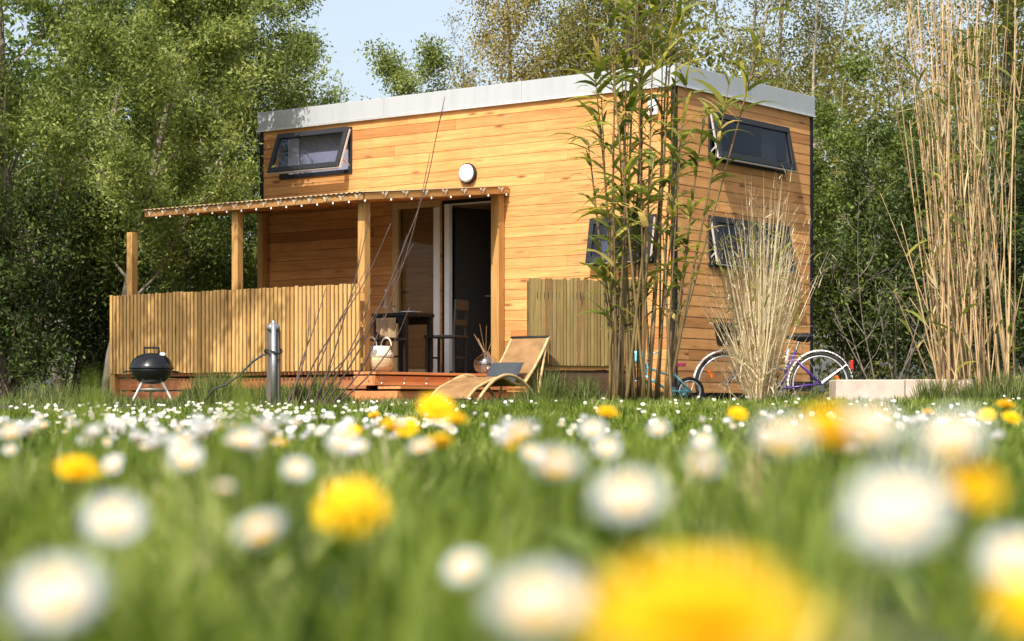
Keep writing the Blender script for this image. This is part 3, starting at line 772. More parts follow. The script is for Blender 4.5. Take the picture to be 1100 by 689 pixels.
# ================================================================== LOUNGER
lx0, ly0 = -.42, -2.62
wz = L2W(lx0, ly0); gl = g(wz.x, wz.y) - HZ
lg = place('rattan_lounger', 'reclining woven rattan lounge chair with curved cane runners on the grass', 'lounge chair', lx0, ly0, gl)
W = .24
def back(u, v):
    s = u * 2 - 1
    return (s * (W + .0 * v), .02 + .44 * v + .03 * math.sin(v * math.pi), .20 + .50 * v)
mb = MB(); mb.grid(back, 12, 14); mb.build('backrest', M['rattan'], lg, smooth=True, solid=.02)
def seatf(u, v):
    s = u * 2 - 1; y = .02 - .92 * v
    z = .20 + .075 * math.sin(min(1, v / .75) * math.pi) * (1 if v > .0 else 0) - .05 * math.sin(min(1, v * 3) * math.pi) * .6
    if v > .7: z -= (v - .7) ** 2 * 1.6
    return (s * W, y, z)
mb = MB(); mb.grid(seatf, 12, 26); mb.build('seat', M['rattan'], lg, smooth=True, solid=.02)
for s in (-1, 1):
    mb = MB(); mb.tube([back((s + 1) / 2, v) for v in np.linspace(0, 1.02, 10)], .016, 8); mb.build('back_frame', M['cane_pole'], lg, smooth=True)
    mb = MB(); mb.tube([seatf((s + 1) / 2, v) for v in np.linspace(0, 1, 18)], .016, 8); mb.build('seat_frame', M['cane_pole'], lg, smooth=True)
    # bent cane hoop: front foot up over the seat as an armrest, and down to the rear foot
    hp = []
    for q in np.linspace(0, 1, 22):
        y = -.78 + 1.02 * q; z = .30 * math.sin(math.pi * q) ** .75 if 0 < q < 1 else 0
        hp.append((s * (W + .025), y, max(0.0, z)))
    mb = MB(); mb.tube(hp, .018, 8); mb.build('runner', M['cane_pole'], lg, smooth=True)
    mb = MB(); mb.tube([(s * (W + .02), .24, .0), (s * (W + .01), .30, .24), (s * W, .40, .58)], .014, 8); mb.build('back_strut', M['cane_pole'], lg, smooth=True)
mb = MB(); mb.tube([(-W - .01, .46, .705), (W + .01, .46, .705)], .018, 8); mb.build('top_rail', M['black'], lg, smooth=True)
for yy in (.24, -.74):
    mb = MB(); mb.tube([(-W, yy, .06), (W, yy, .06)], .013, 8); mb.build('crossbar', M['cane_pole'], lg)
cu = place('cushion', 'dark grey rectangular cushion leaning on the rattan lounger back', 'cushion', lx0, ly0, gl)
mb = MB()
def cush(side):
    def f(u, v):
        a, b_ = u * 2 - 1, v * 2 - 1
        th = .055 * (max(0, (1 - abs(a) ** 3) * (1 - abs(b_) ** 3))) ** .5
        k = 1 - .05 * (1 - abs(a)) * 0
        p = Vector((a * .21 * (1 - .05 * (1 - b_ * b_)), b_ * .13 * (1 - .06 * (1 - a * a)), side * th))
        q = Matrix.Rotation(R(52), 4, 'X') @ p
        return (q.x + .03, q.y - .035, q.z + .335)
    return f
mb.grid(cush(1), 14, 10); mb.grid(lambda u, v: cush(-1)(1 - u, v), 14, 10); mb.build('pad', M['cushion'], cu, smooth=True)
# ================================================================== KETTLE BARBECUE
bx0, byD = gx(163, 21.2), 21.2
bz = g(bx0, byD)
k = thing('kettle_barbecue', 'black lidded kettle barbecue on splayed silver legs beside the balustrade', 'barbecue', (bx0, byD, bz), R(15))
hb = EYE + (HY - 396) / F * byD - bz       # rim height
rr = .225
mb = MB(); mb.lathe([(0, hb - .165), (.07, hb - .16), (.14, hb - .135), (.195, hb - .08), (.215, hb - .03), (rr - .005, hb)], 36); mb.build('bowl', M['enamel'], k, smooth=True)
mb = MB(); mb.lathe([(rr + .004, hb - .006), (rr + .008, hb + .004), (rr - .004, hb + .03), (.195, hb + .085), (.15, hb + .13), (.08, hb + .155), (0, hb + .162)], 36); lid = mb.build('lid', M['enamel'], k, smooth=True)
mb = MB(); mb.tube([(-.075, 0, hb + .150), (-.075, 0, hb + .215), (.075, 0, hb + .215), (.075, 0, hb + .150)], .011, 8); mb.build('handle', M['black'], lid)
mb = MB(); mb.lathe([(.03, 0), (.03, .006), (0, .008)], 16, M=Matrix.Translation((.10, -.12, hb + .145)) @ Matrix.Rotation(R(40), 4, 'X')); mb.build('vent', M['alu'], lid)
for s in (-1, 1):
    mb = MB(); mb.tube([(s * (rr - .02), 0, hb - .03), (s * (rr + .05), 0, hb - .035), (s * (rr + .05), .09, hb - .035), (s * (rr - .03), .09, hb - .03)], .009, 6); mb.build('side_handle', M['black'], k)
for a in (R(200), R(340), R(90)):
    mb = MB(); mb.tube([(.11 * math.cos(a), .11 * math.sin(a), hb - .14), (.235 * math.cos(a), .235 * math.sin(a), 0)], .012, 8); mb.build('leg', M['alu'], k)
mb = MB(); mb.lathe([(.0, .14), (.10, .145), (.135, .165), (.13, .166), (.0, .15)], 24); mb.build('ash_pan', M['alu'], k, smooth=True)

# ================================================================== GATE POST WITH PIPE AND CABLE
pD = 19.6; px_ = gx(294, pD); pz0 = g(px_, pD); ph = EYE + (HY - 347) / F * pD - pz0
p = thing('metal_capped_post', 'short dark post with a galvanised pipe strapped to its front', 'post', (px_, pD, pz0))
mb = MB(); mb.box(-.062, .062, -.05, .06, 0, ph - .07); mb.build('stake', M['oldwood'], p, bevel=.008)
mb = MB(); mb.tube([(.008, -.075, 0), (.008, -.075, ph - .02)], .026, 12); mb.build('pipe', M['steel'], p, smooth=True)
mb = MB(); mb.lathe([(.066, ph - .069), (.066, ph - .035), (.045, ph - .01), (.018, ph), (.018, ph + .02), (0, ph + .025)], 20, c=(0, -.02, 0)); mb.build('cap', M['steel'], p, smooth=True)
c = thing('black_cable', 'dark cable looped round the post and sagging left into the grass', 'cable', (px_, pD, pz0))
mb = MB(); hl = EYE + (HY - 378) / F * pD - pz0
pts = [(.08 * math.cos(a), -.015 + .105 * math.sin(a), hl + .02 * math.sin(a * 2)) for a in np.linspace(-.2, 6.0, 18)]
pts += [(-.1, -.03, hl - .03), (-.2, -.05, hl - .1), (-.33, -.04, hl - .23), (-.46, -.02, hl - .32), (-.58, .0, hl - .36), (-.68, .02, .01)]
mb.tube(pts, .011, 6); mb.build('loop', M['cable'], c, smooth=True)

# ================================================================== BICYCLES
def wheel(name, parent, c, r, tyre, rim, spokes=28, hub=.02):
    mb = MB(); mb.torus((0, 0, 0), r - .018, .018, 'y', 44, 8); w = mb.build(name, tyre, parent, smooth=True, loc=c)
    mb = MB(); mb.torus((0, 0, 0), r - .042, .011, 'y', 44, 6); mb.build('rim', rim, w, smooth=True)
    mb = MB()
    for q in range(spokes):
        a = 2 * math.pi * q / spokes; s = 1 if q % 2 else -1
        a2 = a + s * .5
        mb.tube([(hub * math.cos(a2), s * .02, hub * math.sin(a2)), ((r - .045) * math.cos(a), 0, (r - .045) * math.sin(a))], .0016, 3, cap=False)
    mb.build('spokes', M['chrome'], w)
    mb = MB(); mb.tube([(0, -.05, 0), (0, .05, 0)], hub, 10); mb.build('hub', M['chrome'], w)
    return w
rD = 22.3; rX, fX = gx(881, rD), gx(780, rD - .1)
rzb = g(rX, rD); wb = math.hypot(rX - fX, .1); wr = .345
bike = thing('city_bicycle', 'purple city bicycle with white mudguards and front basket leaning by the end wall', 'bicycle', (rX, rD, rzb), math.atan2(-.1, fX - rX))
rw = wheel('wheel', bike, (0, 0, wr), wr, M['rubber'], M['alu'])
fw = wheel('wheel', bike, (wb, 0, wr), wr, M['rubber'], M['alu'])
for w, a in ((rw, 2.9), (fw, .55)):
    mb = MB(); cx_, cz_ = .2 * math.cos(a), .2 * math.sin(a); mb.box(cx_ - .02, cx_ + .02, -.02, .02, cz_ - .045, cz_ + .045, M=Matrix.Translation((cx_, 0, cz_)) @ Matrix.Rotation(.5, 4, 'Y') @ Matrix.Translation((-cx_, 0, -cz_))); mb.build('spoke_reflector', M['orange'], w, bevel=.006)
bb = Vector((.44, 0, .29)); seat = Vector((.27, 0, .71)); head_t = Vector((.83, 0, .83)); head_b = Vector((.87, 0, .66)); rc = Vector((0, 0, wr)); fc = Vector((wb, 0, wr))
mb = MB()
mb.tube([bb, seat], .017, 10); mb.tube([head_t, head_b], .02, 10); mb.tube([head_b + Vector((-.01, 0, .0)), Vector((.66, 0, .42)), bb], .02, 10)
mb.tube([head_t + Vector((.01, 0, -.05)), Vector((.58, 0, .55)), bb + (seat - bb) * .45], .016, 10)
for s in (-1, 1):
    mb.tube([bb + Vector((0, s * .03, 0)), rc + Vector((0, s * .06, 0))], .011, 8); mb.tube([seat + Vector((.01, s * .02, -.1)), rc + Vector((0, s * .06, 0))], .010, 8)
mb.build('frame', M['purple'], bike, smooth=True)
mb = MB()
mb.tube([head_b, head_b + Vector((.02, 0, -.06))], .018, 8)
for s in (-1, 1): mb.tube([head_b + Vector((.015, s * .04, -.05)), head_b + Vector((.04, s * .055, -.14)), fc + Vector((0, s * .055, 0))], .012, 8)
mb.build('fork', M['purple'], bike, smooth=True)
mb = MB(); mb.tube([seat, seat + Vector((-.045, 0, .13))], .0135, 8); sp_ = mb.build('seat_post', M['chrome'], bike)
mb = MB()
prof = [(-.13, .085, .02), (-.08, .095, .035), (0, .07, .03), (.08, .035, .02), (.15, .022, .012)]
sx_, sz_ = seat.x - .045, seat.z + .15
def sad(u, v):
    i = u * 4; j = min(3, int(i)); t = i - j
    x = prof[j][0] * (1 - t) + prof[j + 1][0] * t; w = prof[j][1] * (1 - t) + prof[j + 1][1] * t; h = prof[j][2] * (1 - t) + prof[j + 1][2] * t
    a = v * 2 * math.pi
    return (sx_ + x, w * math.cos(a), sz_ + h * math.sin(a) * (1.2 if math.sin(a) > 0 else 1.9))
mb.grid(sad, 12, 14); mb.build('saddle', M['black'], bike, smooth=True)
mb = MB(); mb.tube([head_t, head_t + Vector((-.05, 0, .2))], .014, 8)
hb_ = head_t + Vector((-.05, 0, .2))
mb.tube([hb_ + Vector((-.22, -.29, .0)), hb_ + Vector((-.08, -.26, .03)), hb_ + Vector((.03, -.12, .03)), hb_, hb_ + Vector((.03, .12, .03)), hb_ + Vector((-.08, .26, .03)), hb_ + Vector((-.22, .29, .0))], .012, 8); hd = mb.build('handlebar', M['chrome'], bike, smooth=True)
for s in (-1, 1):
    mb = MB(); mb.tube([hb_ + Vector((-.23, s * .29, 0)), hb_ + Vector((-.10, s * .265, .025))], .018, 8); mb.build('grip', M['black'], hd)
for c0, a0, a1 in ((0, R(-5), R(172)), (wb, R(5), R(165))):
    mb = MB(); n = 26
    for i in range(n):
        t0 = a0 + (a1 - a0) * i / n; t1 = a0 + (a1 - a0) * (i + 1) / n; rq = wr + .025
        q = lambda t, y, dr: (c0 + (rq - dr) * math.cos(t), y, wr + (rq - dr) * math.sin(t))
        mb.add([q(t0, -.03, .012), q(t1, -.03, .012), q(t1, 0, 0), q(t0, 0, 0), q(t1, .03, .012), q(t0, .03, .012)], [(0, 1, 2, 3), (3, 2, 4, 5)], .5)
    md = mb.build('mudguard', M['white'], bike, smooth=True, solid=.003)
    mb = MB(); e = (c0 + (wr + .01) * math.cos(a0 + 2.4 if c0 else 2.45), wr + (wr + .01) * math.sin(2.45))
    for s in (-1, 1): mb.tube([(c0, s * .055, wr), (c0 + (-(wr + .015) * .8 if not c0 else (wr + .015) * -.85), s * .03, wr + (wr + .015) * .58)], .004, 5)
    mb.build('mudguard_stay', M['alu'], md)
mb = MB(); mb.lathe([(0, -.012), (.085, -.012), (.09, 0), (.085, .012), (0, .012)], 28, M=Matrix.Translation((bb.x, -.06, bb.z)) @ Matrix.Rotation(R(90), 4, 'X')); ch = mb.build('chainring', M['chrome'], bike)
for s in (-1, 1):
    mb = MB(); mb.bar(bb + Vector((0, s * .085, 0)), bb + Vector((s * .10, s * .085, s * .13)), .016, .024); cr = mb.build('crank', M['chrome'], bike)
    mb = MB(); mb.box(bb.x + s * .10 - .045, bb.x + s * .10 + .045, s * .128 - .033, s * .128 + .033, bb.z + s * .132 - .012, bb.z + s * .132 + .012); mb.build('pedal', M['black'], cr, bevel=.004)
mb = MB(); mb.box(.07, .44, -.066, -.052, .26, .37); mb.build('chain_guard', M['black'], bike, bevel=.005)
mb = MB(); mb.box(-wr * .93 - .045, -wr * .93 - .02, -.03, .03, wr + .16, wr + .26); mb.build('rear_light', M['red'], bike, bevel=.006)
# front basket: a tapered open box of dark mesh
mb = MB(); bx2 = head_t.x + .085; z0, z1 = .76, 1.0
def bface(a, b): return [(bx2 + a[0], a[1], z0), (bx2 + b[0], b[1], z0), (bx2 + b[0] + (.03 if b[0] > .1 else 0), b[1] * 1.2, z1), (bx2 + a[0] + (.03 if a[0] > .1 else 0), a[1] * 1.2, z1)]
cs = [(0, -.12), (.2, -.12), (.2, .12), (0, .12)]
for i in range(4): mb.add(bface(cs[i], cs[(i + 1) % 4]), [(0, 1, 2, 3)], .5)
mb.add([(bx2 + a, b, z0) for a, b in cs], [(0, 1, 2, 3)], .5)
bk = mb.build('basket', M['black'], bike, solid=.008)
mb = MB(); rimp = [(bx2 - .004, -.146, z1), (bx2 + .232, -.146, z1), (bx2 + .232, .146, z1), (bx2 - .004, .146, z1), (bx2 - .004, -.146, z1)]; mb.tube(rimp, .008, 6); mb.build('rim', M['black'], bk)
mb = MB(); mb.tube([(.40, -.02, .28), (.335, -.10, .015)], .009, 6); mb.build('kickstand', M['alu'], bike)
# pump along the seat tube: pale tube
mb = MB(); mb.tube([(.40, -.035, .36), (.345, -.035, .73)], .019, 10); mb.build('pump', M['alu'], bike, smooth=True)

# children's bicycle, turquoise
kD = 21.55; kX = gx(741, kD); kz = g(kX, kD)
kb = thing('child_bicycle', 'small turquoise child bicycle half hidden by bamboo canes below the screen', 'bicycle', (kX, kD, kz), R(180) + .12)
kr = .155; kwb = .56
for c0 in (0, kwb): wheel('wheel', kb, (c0, 0, kr), kr, M['rubber'], M['alu'], 16, .015)
mb = MB(); b2 = Vector((.22, 0, .16)); s2 = Vector((.16, 0, .36)); h1 = Vector((.46, 0, .44)); h2 = Vector((.48, 0, .32))
mb.tube([b2, s2], .013, 8); mb.tube([h1, h2], .015, 8); mb.tube([h2, b2], .015, 8); mb.tube([h1 - Vector((0, 0, .03)), s2 - Vector((0, 0, .06))], .013, 8)
for s in (-1, 1): mb.tube([b2 + Vector((0, s * .03, 0)), Vector((0, s * .045, kr))], .009, 6); mb.tube([s2 + Vector((0, s * .02, -.03)), Vector((0, s * .045, kr))], .010, 6)
mb.build('frame', M['cyan'], kb, smooth=True)
mb = MB()
for s in (-1, 1): mb.tube([h2 + Vector((0, s * .03, -.01)), Vector((kwb, s * .04, kr))], .011, 6)
mb.build('fork', M['pink'], kb, smooth=True)
mb = MB(); mb.tube([h1, h1 + Vector((-.02, 0, .1))], .011, 6); mb.tube([h1 + Vector((-.1, -.19, .13)), h1 + Vector((-.02, -.08, .1)), h1 + Vector((-.02, .08, .1)), h1 + Vector((-.1, .19, .13))], .010, 6); mb.build('handlebar', M['white'], kb)
mb = MB(); mb.box(.05, .23, -.05, .05, .42, .455); mb.tube([s2, (.15, 0, .43)], .011, 6); mb.build('saddle', M['pink'], kb, bevel=.012)
mb = MB(); mb.box(.50, .62, -.10, .10, .46, .58); mb.build('handlebar_bag', M['cyan'], kb, bevel=.02)
mb = MB(); mb.box(.02, .24, -.05, -.035, .11, .20); mb.build('chain_guard', M['cyan'], kb, bevel=.012)

# ================================================================== LOW STONE BED EDGE
sD = 19.3; x0, x1 = gx(898, sD), gx(1046, sD); zt = EYE + (HY - 408) / F * sD
sb = MB(); xx = x0; 
while xx < x1 - .02:
    x2 = min(xx + .66, x1); sb.box(xx, x2 - .006, sD, sD + .42, -.05, zt + random.uniform(-.004, .004)); xx = x2
tag(sb.build('stone_kerb', M['stone'], bevel=.012), 'low pale pinkish stone bench wall at the right before the reeds', 'low wall')
M['weed'] = mat_leaf('broad_weed_leaf', [(0, (.03, .06, .014)), (.6, (.08, .13, .03)), (1, (.17, .21, .06))], trans=.35)
# ================================================================== TREES
def perp(d):
    u = d.cross(Vector((0, 0, 1)))
    if u.length < .05: u = d.cross(Vector((1, 0, 0)))
    return u.normalized()
def grow(rs, p, d, L, r0, r1, n, wander, trop):
    pts = [p.copy()]; rad = [r0]; d = d.normalized(); q = p.copy()
    for i in range(n):
        d = (d + Vector((rs.gauss(0, wander), rs.gauss(0, wander), rs.gauss(0, wander) + trop))).normalized()
        q = q + d * (L / n); pts.append(q.copy()); rad.append(r0 + (r1 - r0) * (i + 1) / n)
    return pts, rad
def samp(pts, t):
    f = t * (len(pts) - 1); i = min(int(f), len(pts) - 2); return pts[i].lerp(pts[i + 1], f - i), (pts[i + 1] - pts[i]).normalized()
def tree(name, label, cat, px, D, H, seed, leafmat, barkmat, n_leaf0, stems=1, r=.09, crown0=.12, spread=.38, limbs=16, lean=(0, 0), leaf=(.072, .028), cluster=.115, droop=-.15, stem_spread=.25, twig_only=0, group='trees and bushes round the house', bare=0.0):
    rs = random.Random(seed); n_leaf = int(n_leaf0 * (1.1 if leafmat in ('leaf_bright', 'leaf_mid') else 1.0))
    x = gx(px, D); base = Vector((x, D, g(x, D) - .05))
    root = thing(name, label, cat, base, 0, group)
    tb = MB(); tips = []
    for s in range(stems):
        a = rs.uniform(0, 6.28); sp = stem_spread if stems > 1 else .03
        d = Vector((math.cos(a) * sp * rs.uniform(.4, 1) + lean[0], math.sin(a) * sp * rs.uniform(.4, 1) + lean[1], 1))
        hh = H * rs.uniform(.8, 1.0)
        rr = r * rs.uniform(.7, 1)
        sp_, sr = grow(rs, Vector((rs.uniform(-.1, .1) * (stems > 1), rs.uniform(-.1, .1) * (stems > 1), 0)), d, hh, rr, rr * .12, 10, .05, .03)
        tb.tube(sp_, sr, 7)
        nl = max(3, limbs // (1 if stems == 1 else 1))
        for l in range(nl):
            t = crown0 + (1 - crown0) * ((l + rs.random()) / nl)
            p0, dd = samp(sp_, t); az = l * 2.4 + rs.uniform(-.5, .5)
            ld = (Vector((math.cos(az), math.sin(az), rs.uniform(.15, .75))) + dd * .5).normalized()
            ll = H * spread * (1.05 - t * .72) * rs.uniform(.6, 1.1)
            lr = max(.006, rr * (1 - t * .85) * .42)
            lp, lrad = grow(rs, p0, ld, ll, lr, .004, 6, .13, .05)
            tb.tube(lp, lrad, 5, cap=False)
            for q in range(6):
                t2 = .25 + .75 * (q + rs.random()) / 6
                p1, d1 = samp(lp, t2)
                td = (d1 + Vector((rs.gauss(0, .7), rs.gauss(0, .7), rs.gauss(0, .5) + .1))).normalized()
                tl = ll * .38 * rs.uniform(.6, 1.2)
                tp, trad = grow(rs, p1, td, tl, max(.004, lr * .3), .002, 4, .16, .03)
                tb.tube(tp, trad, 3, cap=False)
                if rs.random() >= bare: tips.append(tp)
                for z in range(2):
                    p2, d2 = samp(tp, rs.uniform(.3, .9))
                    sd = (d2 + Vector((rs.gauss(0, .8), rs.gauss(0, .8), rs.gauss(0, .6)))).normalized()
                    s3, r3 = grow(rs, p2, sd, tl * .6, .003, .0015, 3, .2, 0)
                    tb.tube(s3, r3, 3, cap=False)
                    if rs.random() >= bare: tips.append(s3)
    trunk = tb.build('trunk', M[barkmat], root, smooth=True)
    if tips and n_leaf:
        arr = np.array([[tuple(samp(tp, t)[0]) for t in (0.1, .4, .7, 1.0)] for tp in tips])
        w = np.array([rs.uniform(.3, 1.7) for _ in tips]); w /= w.sum()
        idx = rng.choice(len(tips), size=n_leaf, p=w); f = rng.random(n_leaf) * 3; i0 = np.minimum(f.astype(int), 2); fr = (f - i0)[:, None]
        P = arr[idx, i0] * (1 - fr) + arr[idx, i0 + 1] * fr + rng.normal(size=(n_leaf, 3)) * cluster * np.array([1, 1, .8])
        dr = rng.normal(size=(n_leaf, 3)) + np.array([0, 0, droop])
        L = leaf[0] * rng.uniform(.6, 1.3, n_leaf); W = leaf[1] * rng.uniform(.7, 1.3, n_leaf)
        tone = np.clip(rng.normal(.5, .22, n_leaf) + (rng.random(len(tips)) - .5)[idx] * .75, 0, 1)
        keep = P[:, 2] > .02
        quads_obj('crown', leaf_quads(P, dr, L, W)[keep], tone[keep], M[leafmat], root)
    return root
GL, GRn, GH = 'trees left of the house', 'trees behind and right of the house', 'hedge bushes right of the house'
tree('willow_tree', 'leaning slender stemmed willow nearest the terrace, left of the house', 'tree', 112, 25.6, 7.6, 3, 'leaf_bright', 'bark', 46000, 1, .085, .18, .25, 20, lean=(.11, .05), group=GL)
tree('willow_tree', 'bright willow at the far left edge of the photo', 'tree', 12, 25.5, 7.8, 5, 'leaf_bright', 'bark', 55000, 2, .09, .10, .34, 16, group=GL)
tree('willow_tree', 'tall willow whose crown spreads over the canopy left of the roof', 'tree', 215, 29.5, 7.6, 8, 'leaf_bright', 'bark_pale', 60000, 2, .09, .12, .34, 16, group=GL)
tree('willow_tree', 'lower willow whose top shows just above the left roof corner', 'tree', 326, 32.5, 7.2, 13, 'leaf_bright', 'bark', 42000, 2, .08, .15, .28, 14, group=GL)
tree('willow_tree', 'small airy willow top against the pale sky above the roof', 'tree', 398, 34.5, 6.5, 21, 'leaf_bright', 'bark', 23000, 1, .06, .2, .33, 14, lean=(.06, 0), group=GL)
tree('willow_tree', 'dark willow standing deep behind the two left ones', 'tree', 70, 31, 8.5, 34, 'leaf_mid', 'bark', 60000, 2, .11, .06, .36, 18, group=GL)
tree('willow_tree', 'rear willow between the balustrade posts and the sky', 'tree', 160, 34, 8.6, 35, 'leaf_mid', 'bark', 60000, 2, .11, .06, .34, 18, group=GL)
tree('willow_tree', 'overhanging willow beyond the left border whose branches shade the balustrade', 'tree', -165, 19.6, 6.9, 91, 'leaf_bright', 'bark', 8000, 1, .08, .62, .80, 15, lean=(.20, .0), leaf=(.10, .045), cluster=.075, bare=.62, group=GL)
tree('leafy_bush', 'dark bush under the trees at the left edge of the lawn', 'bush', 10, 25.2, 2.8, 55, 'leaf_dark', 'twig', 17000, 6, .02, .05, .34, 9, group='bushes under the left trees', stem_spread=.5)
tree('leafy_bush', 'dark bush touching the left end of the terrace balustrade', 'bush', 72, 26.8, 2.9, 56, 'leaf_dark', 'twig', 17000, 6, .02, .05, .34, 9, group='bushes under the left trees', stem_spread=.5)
tree('leafy_bush', 'mid green bush behind the balustrade under the canopy', 'bush', 205, 29, 3.6, 57, 'leaf_mid', 'twig', 20000, 6, .025, .05, .32, 9, group='bushes under the left trees', stem_spread=.45)
tree('leafy_bush', 'shadowed bush filling the gap beside the house back corner', 'bush', 268, 30.5, 3.8, 58, 'leaf_mid', 'twig', 18000, 6, .025, .05, .30, 9, group='bushes under the left trees', stem_spread=.45)
# right hand side
tree('poplar_tree', 'bronze leaved tree rising behind the middle of the roof', 'tree', 590, 37, 9.2, 61, 'leaf_yellow', 'bark_pale', 50000, 2, .12, .2, .26, 20, leaf=(.06, .035), cluster=.2, group=GRn, stem_spread=.18)
tree('poplar_tree', 'bare budding tree at the right edge of the sky gap', 'tree', 515, 39, 7.3, 62, 'leaf_olive', 'bark', 3800, 2, .08, .25, .24, 18, leaf=(.05, .03), cluster=.1, group=GRn, bare=.4, stem_spread=.2)
tree('poplar_tree', 'bronze leaved tree behind the roof above the house corner', 'tree', 700, 36, 9.5, 63, 'leaf_olive', 'bark', 46000, 2, .12, .15, .28, 20, leaf=(.06, .035), cluster=.18, group=GRn, stem_spread=.2)
tree('poplar_tree', 'olive tree with thin grey limbs right above the end window', 'tree', 815, 34, 9, 64, 'leaf_olive', 'bark_pale', 30000, 3, .09, .12, .28, 16, leaf=(.055, .032), cluster=.17, group=GRn, stem_spread=.25)
tree('poplar_tree', 'twiggy olive tree between the house and the right reeds', 'tree', 915, 32, 8.6, 65, 'leaf_olive', 'bark_pale', 24000, 3, .07, .08, .30, 16, leaf=(.055, .03), cluster=.17, group=GRn, stem_spread=.3, bare=.2)
tree('poplar_tree', 'thick ivy dark trunk tree behind the tall right reeds', 'tree', 1062, 29, 9.4, 66, 'leaf_olive', 'bark_mossy', 32000, 1, .21, .2, .30, 22, leaf=(.055, .03), cluster=.2, group=GRn, bare=.25)
tree('poplar_tree', 'olive tree at the right border of the photo', 'tree', 1150, 31, 8.5, 67, 'leaf_olive', 'bark', 34000, 2, .10, .1, .32, 18, leaf=(.055, .03), cluster=.18, group=GRn)
tree('hedge_bush', 'dark hedge bush touching the right rear corner of the house', 'bush', 905, 28.5, 4.6, 71, 'leaf_mid', 'bark_pale', 40000, 7, .022, .04, .30, 9, group=GH, stem_spread=.42)
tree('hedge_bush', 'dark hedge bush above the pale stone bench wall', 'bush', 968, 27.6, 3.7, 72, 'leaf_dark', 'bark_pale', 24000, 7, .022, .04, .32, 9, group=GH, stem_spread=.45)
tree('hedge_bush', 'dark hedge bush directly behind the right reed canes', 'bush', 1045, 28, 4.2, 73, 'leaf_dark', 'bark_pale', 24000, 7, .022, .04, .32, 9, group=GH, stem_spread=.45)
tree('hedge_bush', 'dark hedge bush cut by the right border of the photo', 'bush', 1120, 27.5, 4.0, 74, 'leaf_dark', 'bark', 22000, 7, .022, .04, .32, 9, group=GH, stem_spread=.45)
tree('twiggy_bush', 'thin twiggy grey bush with few leaves right of the house', 'bush', 945, 26.3, 2.9, 75, 'leaf_mid', 'bark', 1500, 5, .012, .2, .34, 6, group=GH, stem_spread=.7, bare=.5)
# far wood closing the gaps
def far_wood():
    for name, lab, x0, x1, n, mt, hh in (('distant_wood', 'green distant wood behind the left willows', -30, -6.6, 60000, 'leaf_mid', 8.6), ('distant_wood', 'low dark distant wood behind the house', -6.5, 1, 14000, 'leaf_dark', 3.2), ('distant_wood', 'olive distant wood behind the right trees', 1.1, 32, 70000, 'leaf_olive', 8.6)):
        X = rng.uniform(x0, x1, n); Y = rng.uniform(45, 53, n)
        top = hh + .9 * np.sin(X * .55) + .8 * np.sin(X * 1.7 + 1)
        Z = rng.random(n) ** .8 * top + .1
        q = leaf_quads(np.stack([X, Y, Z], -1), rng.normal(size=(n, 3)), rng.uniform(.12, .26, n), rng.uniform(.07, .14, n))
        tag(quads_obj(name, q, np.clip(rng.normal(.4, .25, n), 0, 1), M[mt]), lab, None, kind='stuff')
far_wood()

# ================================================================== BARE WHIP SHRUB by the post
def whips():
    D = 19.1
    base = at(330, 436, D); base.z = g(base.x, D)
    root = thing('whip_shrub', 'leafless shrub of thin curved brown whips in front of the balustrade', 'shrub', base)
    paths = [  # (pixel polyline, D at top)
        ([(318, 436), (335, 395), (362, 350), (392, 302), (420, 240)], 18.8), ([(312, 436), (322, 395), (338, 350), (350, 310)], 19.4),
        ([(338, 437), (352, 400), (366, 355), (384, 290), (398, 230)], 18.9), ([(345, 437), (372, 400), (402, 345), (432, 270), (456, 205), (470, 140), (478, 104)], 18.6),
        ([(350, 438), (385, 402), (410, 350), (428, 300), (446, 240), (462, 165)], 18.6), ([(326, 437), (340, 400), (356, 360), (378, 320), (395, 285)], 19.2),
        ([(355, 438), (392, 408), (422, 370), (440, 330)], 18.7), ([(305, 436), (320, 408), (330, 370), (332, 330)], 19.3), ([(340, 437), (366, 395), (388, 350), (399, 310)], 19.0), ([(334, 437), (350, 408), (380, 375), (414, 318), (444, 262)], 18.8)]
    for pp, Dt in paths:
        pts = []
        n = len(pp)
        for i, (a, b) in enumerate(pp):
            Dd = D + (Dt - D) * i / (n - 1); q = at(a, b, Dd)
            if i == 0: q.z = g(q.x, q.y) - .02
            pts.append(q - base)
        # smooth
        fine = []
        for i in range(n - 1):
            p0 = pts[max(0, i - 1)]; p1 = pts[i]; p2 = pts[i + 1]; p3 = pts[min(n - 1, i + 2)]
            for t in np.linspace(0, 1, 5)[:-1 if i < n - 2 else None]:
                fine.append(.5 * ((2 * p1) + (p2 - p0) * t + (2 * p0 - 5 * p1 + 4 * p2 - p3) * t * t + (3 * p1 - p0 - 3 * p2 + p3) * t ** 3))
        rad = np.linspace(.009, .003, len(fine))
        mb = MB(); mb.tube(fine, list(rad), 6)
        for i in range(4, len(fine) - 2, 4):
            d = (fine[i + 1] - fine[i]).normalized(); s = Vector((random.uniform(-.5, .5), random.uniform(-.3, .3), .5)); e = fine[i] + (d + s * .5).normalized() * random.uniform(.1, .3)
            mb.tube([fine[i], fine[i].lerp(e, .5) + Vector((0, 0, .01)), e], [rad[i] * .5, .003, .002], 4)
        mb.build('whip', M['twig'], root, smooth=True)
whips()

